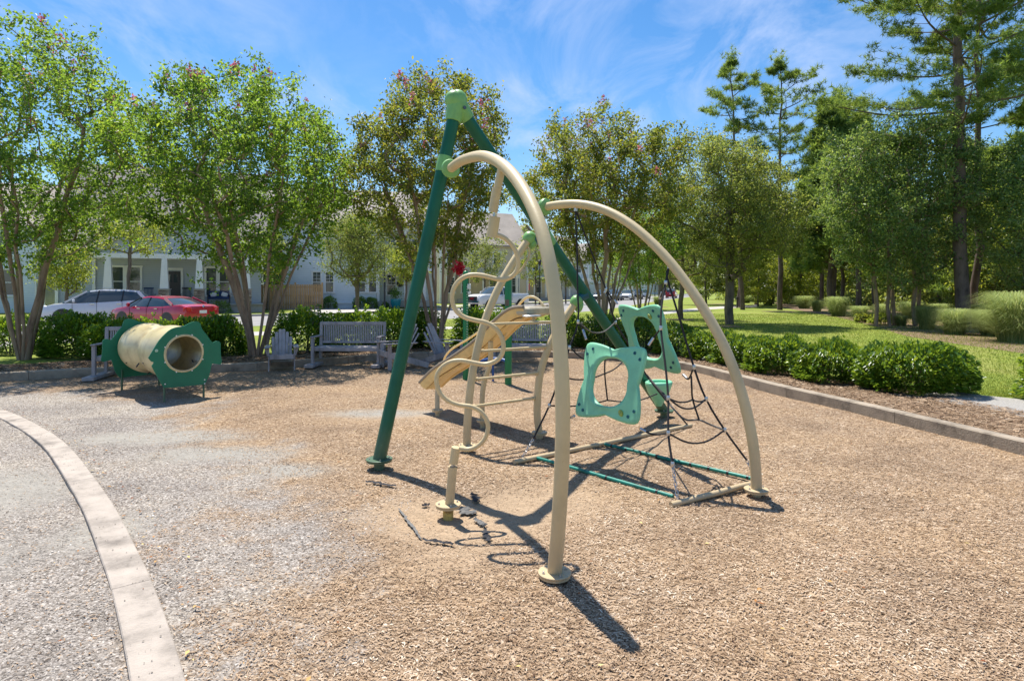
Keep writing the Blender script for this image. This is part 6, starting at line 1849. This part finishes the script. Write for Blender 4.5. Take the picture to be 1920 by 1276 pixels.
# house number on the third column
cu = bpy.data.curves.new('house_number', 'FONT'); cu.body = '1\n4\n1'; cu.size = .2; cu.align_x = 'CENTER'; cu.extrude = .004; 
o = text_obj('house_number', cu, M_black); o.parent = h1; o.location = (5.2, -.085, 2.55); o.rotation_euler = (R(90), 0, 0)
# porch furniture
def porch_chair(label, mt, loc, rz, grp=None):
    t = thing('porch_chair', label, 'chair', (0, 0, 0), 0, grp)
    MB().box((0, 0, .42), (.6, .55, .06), None, .01).build('seat', mt, t)
    for i in range(7): MB().bar((-.24+.08*i, .26, .44), (-.24+.08*i, .34, 1.05), .035, .02, (0, 1, 0)).build('spindle', mt, t)
    MB().box((0, .34, 1.07), (.6, .035, .10), None, .01).build('top_rail', mt, t)
    for sx_ in (-1, 1):
        for sy in (-1, 1): MB().box((sx_*.27, sy*.24, .21), (.045, .045, .42), None, .004).build('leg', mt, t)
        MB().box((sx_*.31, 0, .66), (.07, .58, .03), None, .006).build('armrest', mt, t); MB().box((sx_*.29, -.24, .54), (.04, .04, .24), None, .004).build('arm_post', mt, t)
    return place(t, loc, rz)
porch_chair('dark slatted chair on the grey porch, right of the front door', M_black, on_house(h1, 4.25, 1.7, .70), gr)
porch_chair('dark chair with a blue cushion on the grey porch, left of the second column', M_denim, on_house(h1, 2.1, 1.4, .70), gr+.3)
t = thing('porch_bench', 'blue cushioned seat with pale pillows on the grey porch, right of the third column', 'bench', on_house(h1, 6.3, 1.4, .70), gr)
MB().box((0, 0, .4), (1.4, .6, .16), None, .04).build('cushion', M_denim, t); MB().box((0, .3, .68), (1.3, .12, .4), None, .04).build('back_cushion', M_denim, t)
for s in (-1, 1): MB().box((s*.35, .1, .62), (.4, .18, .3), Matrix.Rotation(.3*s, 3, 'Y'), .06).build('pillow', M_white, t)
for s in (-1, 1): MB().box((s*.68, 0, .3), (.06, .6, .6), None, .01).build('side_frame', M_black, t)
for i, (x, y, rr, lab) in enumerate(((2.1, -1.2, .5, 'bush before the grey porch, left of the middle pier'), (4.6, -1.1, .45, 'bush between the two right brick piers'), (6.6, -1.1, .6, 'bush before the blue porch bench'), (-2.2, 1.4, .5, 'low bush at the left corner of the grey house'))):
    p = on_house(h1, x, y, LZ); place(bush(200+i, rr, rr, .75, 900, .11, M_holly, lab, 'shrub', 'shrub', 'shrubs before the grey house'), p)
# pale neighbour at the far left
h0 = thing('house', 'pale blue grey house cut off by the left edge, behind the leftmost crepe myrtle', 'house', (0, 0, 0))
wallbox(h0, -11, 0, 0, 9, LZ-.1, 6.0, M_side_blue); gable_roof(h0, -11, 0, 0, 9, 6.0, 9.2, 'x', .4, M_roof2)
for x in (-4.2, -2.0, -6.5): window(h0, x, 0, 1.3, .9, 1.7); window(h0, x, 0, 4.0, .9, 1.4)
MB().box((0, -.03, 3), (.2, .2, 5.9), None, .01).build('corner_board', M_white, h0)
for x in (-5.6, -3.2): MB().box((x, -.04, .9), (.12, .1, 1.5)).build('porch_rail_post', M_white, h0)
mb = MB(); mb.lathe([(.07, 0), (.07, 5.6)], (-.4, -.12, .3), (0, 0, 1), 10); mb.build('downpipe', M_white, h0, smooth=True)
place(h0, ((82-CX)/FPX*41.5, 41.5, 0), R(25))

# ---- pale blue two storey house
h2 = thing('house', 'pale blue two storey house with a two level white porch, behind the round live oak', 'house', (0, 0, 0))
wallbox(h2, -3.6, 5.2, 0, 11, LZ-.1, 7.2, M_side_blue)
gable_roof(h2, -3.6, 10.2, 0, 11, 7.25, 10.6, 'x', .5, M_roof)
MB().box((.9, -.30, 7.16), (9.8, .5, .16)).build('soffit', M_white, h2); MB().box((.8, -.04, 6.85), (8.8, .06, .36)).build('frieze_board', M_white, h2)
MB().box((.8, -.05, .55), (8.8, .1, .1)).build('skirt_board', M_white, h2)
for s, xx in ((0, -3.6), (1, 10.0)):
    mb = MB(); T = Matrix(((0, 1, 0, 0), (1, 0, 0, 0), (0, 0, 1, 0), (0, 0, 0, 1))); mb.prism([(0, 7.2), (11, 7.2), (5.5, 10.4)], xx, xx+.15, T); mb.build('gable_wall', M_side_blue, h2)
for x in (.45, 1.45, 4.0, 4.9): window(h2, x, 0, 1.45, .62, 1.65, 1, 2, .10, True)
for x in (1.45, 4.3): window(h2, x, 0, 4.6, .62, 1.5, 1, 2, .10, True)
window(h2, 1.3, 0, 6.2-.25, .9, .55, 1, 1, .09)
window(h2, -2.6, 0, 2.0, .6, 1.0, 1, 1, .10)
wallbox(h2, 5.2, 10.2, 2.2, 11, LZ-.1, 7.2, M_side_mint)
MB().box((7.7, 1.1, .45), (5.0, 2.2, .5)).build('porch_floor', M_walk, h2)
MB().box((7.7, .12, 3.42), (5.1, .24, .34), None, .01).build('porch_beam', M_white, h2); MB().box((7.7, 1.15, 3.66), (5.0, 2.1, .12)).build('balcony_floor', M_white, h2)
MB().box((7.7, .12, 6.85), (5.1, .24, .5), None, .01).build('upper_beam', M_white, h2)
for x in (5.35, 7.6, 9.2, 10.05):
    MB().box((x, .12, 1.98), (.24, .24, 2.6), None, .01).build('porch_column', M_white, h2); MB().box((x, .12, 5.2), (.22, .22, 2.9), None, .01).build('upper_column', M_white, h2)
MB().box((7.7, .12, 4.70), (4.9, .07, .07)).build('railing_top', M_white, h2); MB().box((7.7, .12, 3.86), (4.9, .06, .06)).build('railing_foot', M_white, h2)
o0 = None
for i in range(38):
    x = 5.5+i*.12
    if o0 is None: o0 = MB().box((0, .12, 4.28), (.035, .035, .8)).build('baluster', M_white, h2); o0.location.x = x
    else: c = o0.copy(); COL.objects.link(c); c.location.x = x
window(h2, 6.55, 2.2, 1.2, .75, 1.75, 1, 2, .1, True); window(h2, 8.7, 2.2, .95, .8, 2.1, 1, 2, .1, True)
window(h2, 6.6, 2.2, 4.4, .7, 1.6, 1, 2, .1, True); window(h2, 8.7, 2.2, 4.0, .8, 2.1, 1, 2, .1, True)
mb = MB(); mb.lathe([(.0, -.03), (.28, -.03), (.31, .0), (.28, .03), (0, .03)], (7.3, 2.12, 2.2), (0, 1, 0), 22); mb.build('door_wreath', M_black, h2, smooth=True)
cu = bpy.data.curves.new('house_number', 'FONT'); cu.body = '1\n4\n5'; cu.size = .24; cu.align_x = 'CENTER'; cu.extrude = .004; 
o = text_obj('house_number', cu, M_black); o.parent = h2; o.location = (7.6, -.005, 2.55); o.rotation_euler = (R(90), 0, 0)
D2 = 50.0; g2r = R(14)
place(h2, ((583-CX)/FPX*D2, D2, 0), g2r)
t = thing('plant_pot', 'turquoise glazed pot with a leafy plant at the pale blue porch steps', 'plant pot', on_house(h2, 6.75, -1.0, LZ))
mb = MB(); mb.lathe([(.26, 0), (.40, .35), (.44, .75), (.40, .78), (.36, .7), (0, .68)], seg=22); mb.build('pot', M_pot, t, smooth=True)
r9 = np.random.default_rng(8); C = r9.normal(0, .22, (260, 3))+np.array([0, 0, 1.2]); V, F = leaf_arrays(C, .16, .5, seed=4); tn = leaf_tint(C, 4); np_obj('foliage', V, F, M_hedge, t, tint=np.concatenate([tn, tn]))
for i, (x, lab) in enumerate(((1.5, 'round clipped shrub left of the live oak trunk, at the pale blue wall'), (3.85, 'round clipped shrub right behind the live oak trunk'), (4.75, 'round clipped shrub right of the live oak trunk, at the pale blue wall'), (5.9, 'small low shrub left of the turquoise pot'))):
    rr = (.55, .52, .52, .28)[i]; place(bush(220+i, rr, rr, rr*1.75, 1500, .10, M_hedge, lab, 'shrub', 'shrub', 'round shrubs before the pale blue house'), on_house(h2, x, -1.2, LZ))
t = thing('waste_bin', 'dark blue bin between the board fence and the pale blue house', 'bin', on_house(h2, .0, -.7, LZ)); 
tapered(MB(), 0, 0, 0, .95, .5, .62).build('bin_body', M_bluecar, t); MB().box((0, .02, 1.0), (.68, .7, .08), None, .02).build('bin_lid', M_darkcar, t)
porch_chair('white rocking style chair on the pale blue porch', M_white, on_house(h2, 9.0, 1.2, .70), g2r)
porch_chair('white chair at the right end of the pale blue porch', M_white, on_house(h2, 9.8, 1.1, .70), g2r-.3)
# board fence
fn = thing('board_fence', 'tan board fence with darker posts beside the pale blue house', 'fence', ((452-CX)/FPX*46.6, 46.6, LZ), R(14))
o0 = None; nb = 34; FW = 5.9
for i in range(nb):
    x = .1+i*FW/nb; y = -.02 if i % 2 else .05
    if o0 is None: o0 = MB().box((0, 0, 1.0), (.145, .022, 1.9), None, .004).build('fence_board', M_fencewood, fn)
    c = o0 if i == 0 else o0.copy()
    if i: COL.objects.link(c)
    c.location = (x, y, .01*math.sin(i*2.3))
for x in (0, 2.1, 3.9, FW): MB().box((x, .02, 1.05), (.13, .13, 2.12), None, .01).build('fence_post', M_fencewood, fn)
for z in (.4, 1.1, 1.75): MB().box((FW/2, .015, z), (FW, .04, .08)).build('fence_rail', M_fencewood, fn)

# ---- houses farther along
def plain_house(label, px, D, rz, W, dep, ze, zr, wallm, roofm, wins, axis='x', porch=None):
    h = thing('house', label, 'house', (0, 0, 0), 0)
    wallbox(h, 0, W, 0, dep, LZ-.1, ze, wallm); gable_roof(h, 0, W, 0, dep, ze, zr, axis, .4, roofm)
    if axis == 'x':
        for xx in (0, W-.15):
            mb = MB(); T = Matrix(((0, 1, 0, 0), (1, 0, 0, 0), (0, 0, 1, 0), (0, 0, 0, 1))); mb.prism([(0, ze), (dep, ze), (dep/2, zr-.1)], xx, xx+.15, T); mb.build('gable_wall', wallm, h)
    else: gable_fill(h, 0, W, 0, ze, zr-.1, wallm)
    for x, z, w, hh in wins: window(h, x, 0, z, w, hh, 1, 2, .12, True)
    for x in (0, W): MB().box((x, -.02, ze/2), (.2, .16, ze-.1)).build('corner_board', M_white, h)
    if porch:
        x0, x1, zt = porch; MB().box(((x0+x1)/2, -1.2, .35), (x1-x0, 2.4, .5)).build('porch_floor', M_walk, h)
        MB().box(((x0+x1)/2, -1.2, zt+.2), (x1-x0+.3, 2.6, .4), None, .01).build('porch_roof', M_white, h)
        n = max(2, int((x1-x0)/1.8)+1)
        for i in range(n): MB().box((x0+.12+(x1-x0-.24)*i/(n-1), -2.25, .6+(zt-.6)/2), (.22, .22, zt-.6), None, .01).build('porch_column', M_white, h)
    return place(h, ((px-CX)/FPX*D, D, 0), rz)
plain_house('beige yellow house behind the bronze crepe myrtle and the left green post', 826, 68, R(28), 11, 9, 7.0, 11.0, M_side_beige, M_roof2,
            [(1.2, 1.3, .9, 1.7), (3.0, 1.3, .9, 1.7), (6.5, 1.3, .9, 1.7), (9.4, 1.3, .9, 1.7), (1.2, 4.6, .9, 1.4), (4.2, 4.6, .9, 1.4), (7.0, 4.6, .9, 1.4), (9.6, 4.6, .9, 1.4)], 'x', (2, 8.5, 3.1))
plain_house('cream gabled house left of the front arch, beyond the pickup truck', 938, 82, R(30), 8, 10, 6.4, 10.4, M_side_beige, M_roof, [(2, 1.2, .9, 1.7), (6, 1.2, .9, 1.7), (2.4, 4.4, .9, 1.3), (5.6, 4.4, .9, 1.3)], 'y', (.3, 7.7, 3.0))
plain_house('white house seen between the front arch and the dark leaning leg', 1012, 95, R(35), 10, 10, 6.6, 10.5, M_side_white, M_roof, [(1.5, 1.2, .9, 1.7), (4, 1.2, .9, 1.7), (8, 1.2, .9, 1.7), (1.5, 4.4, .9, 1.3), (4, 4.4, .9, 1.3), (8, 4.4, .9, 1.3)], 'x', (.3, 9.7, 3.0))
plain_house('pale green house at the dark leaning leg, farther down the street', 1092, 118, R(42), 10, 10, 6.6, 10.8, M_side_mint, M_roof, [(1.5, 1.2, .9, 1.7), (5, 1.2, .9, 1.7), (8.5, 1.2, .9, 1.7), (3, 4.4, .9, 1.3), (7, 4.4, .9, 1.3)], 'y')
plain_house('white gabled house above the row of parked cars', 1160, 142, R(48), 10, 10, 6.6, 11.5, M_side_white, M_roof2, [(2, 1.2, .9, 1.7), (5, 1.2, .9, 1.7), (8, 1.2, .9, 1.7), (3, 4.4, .9, 1.3), (7, 4.4, .9, 1.3)], 'y', (.3, 9.7, 3.0))
plain_house('farthest pale house at the end of the row of parked cars', 1222, 170, R(50), 10, 10, 6.6, 11.0, M_side_blue, M_roof, [(2, 1.2, .9, 1.7), (8, 1.2, .9, 1.7), (3, 4.4, .9, 1.3), (7, 4.4, .9, 1.3)], 'x')
# another roof behind, between the grey and pale blue houses
plain_house('grey roofed house behind the gap over the board fence', 400, 64, R(15), 12, 9, 5.6, 10.6, M_side_white, M_roof2, [(2, 1.2, .9, 1.7), (8, 1.2, .9, 1.7)], 'x')

# ---- street furniture
def lamp(px, D, label, h=4.3):
    t = thing('street_lamp', label, 'street lamp', dp(px, D), 0, 'black street lamps')
    mb = MB(); mb.lathe([(.13, 0), (.13, .08), (.085, .14), (.075, .7), (.055, .8), (.05, h-.3)], seg=14); mb.build('pole', M_black, t, smooth=True)
    mb = MB(); mb.lathe([(.05, h-.3), (.13, h-.2), (.17, h+.12), (.19, h+.15), (.05, h+.34), (0, h+.36)], seg=14); mb.build('lantern', M_black, t, smooth=True); return t
lamp(721, 43.5, 'black street lamp before the pale blue house porch'); lamp(1012, 63, 'black street lamp right of the front arch, before the pale green tree'); lamp(1228, 100, 'black street lamp right of the row of parked cars', 4.0)
t = thing('house_flag', 'faded striped flag hanging from a pole before the cream house', 'flag', dp(978, 74))
mb = MB(); mb.tube([(0, 0, 1.8), (.9, -.5, 3.2)], .02, 6); mb.build('flag_pole', M_white, t)
M_stripe = mat('faded red flag stripe', (.62, .16, .18), .8); M_canton = mat('flag blue', (.08, .12, .35), .8)
for i in range(7):
    mb = MB(); vs = []; fs = []
    for k in range(7):
        u = k/6; vs += [(.15+.12*i, -.1*math.sin(u*4), 2.6-u*1.5+.13*i*.4), (.15+.12*(i+1), -.1*math.sin(u*4+.4), 2.6-u*1.5+.13*(i+1)*.4)]
    for k in range(6): fs.append((2*k, 2*k+1, 2*k+3, 2*k+2))
    mb.add(vs, fs); mb.build('flag_stripe', M_stripe if i % 2 == 0 else M_white, t)
MB().box((.5, -.05, 2.6), (.5, .03, .5), None).build('flag_canton', M_canton, t)
t = thing('path_light', 'short black bollard light by the path end on the lawn', 'bollard', dp(1382, 52)); mb = MB(); mb.lathe([(.06, 0), (.06, .7), (.1, .75), (.1, .9), (0, .95)], seg=12); mb.build('bollard_post', M_black, t, smooth=True)
# red blossom bunch hanging by the bronze crepe myrtle
r9 = np.random.default_rng(12); C = r9.normal(0, 1, (160, 3))*np.array([.065, .05, .075]); V, F = leaf_arrays(C, .09, .8, seed=14)
o = np_obj('ribbon_bunch', V, F, leaf_mat('red ribbon', (.5, .01, .03), (.7, .02, .05), (.8, .05, .1), (.8, .05, .1), .2), None, tint=np.tile(r9.random(160), 2)); o.location = P(861, 504, 15.6); tag(o, 'bright red ribbon bunch hanging at the bronze crepe myrtle trunks', 'ribbon')
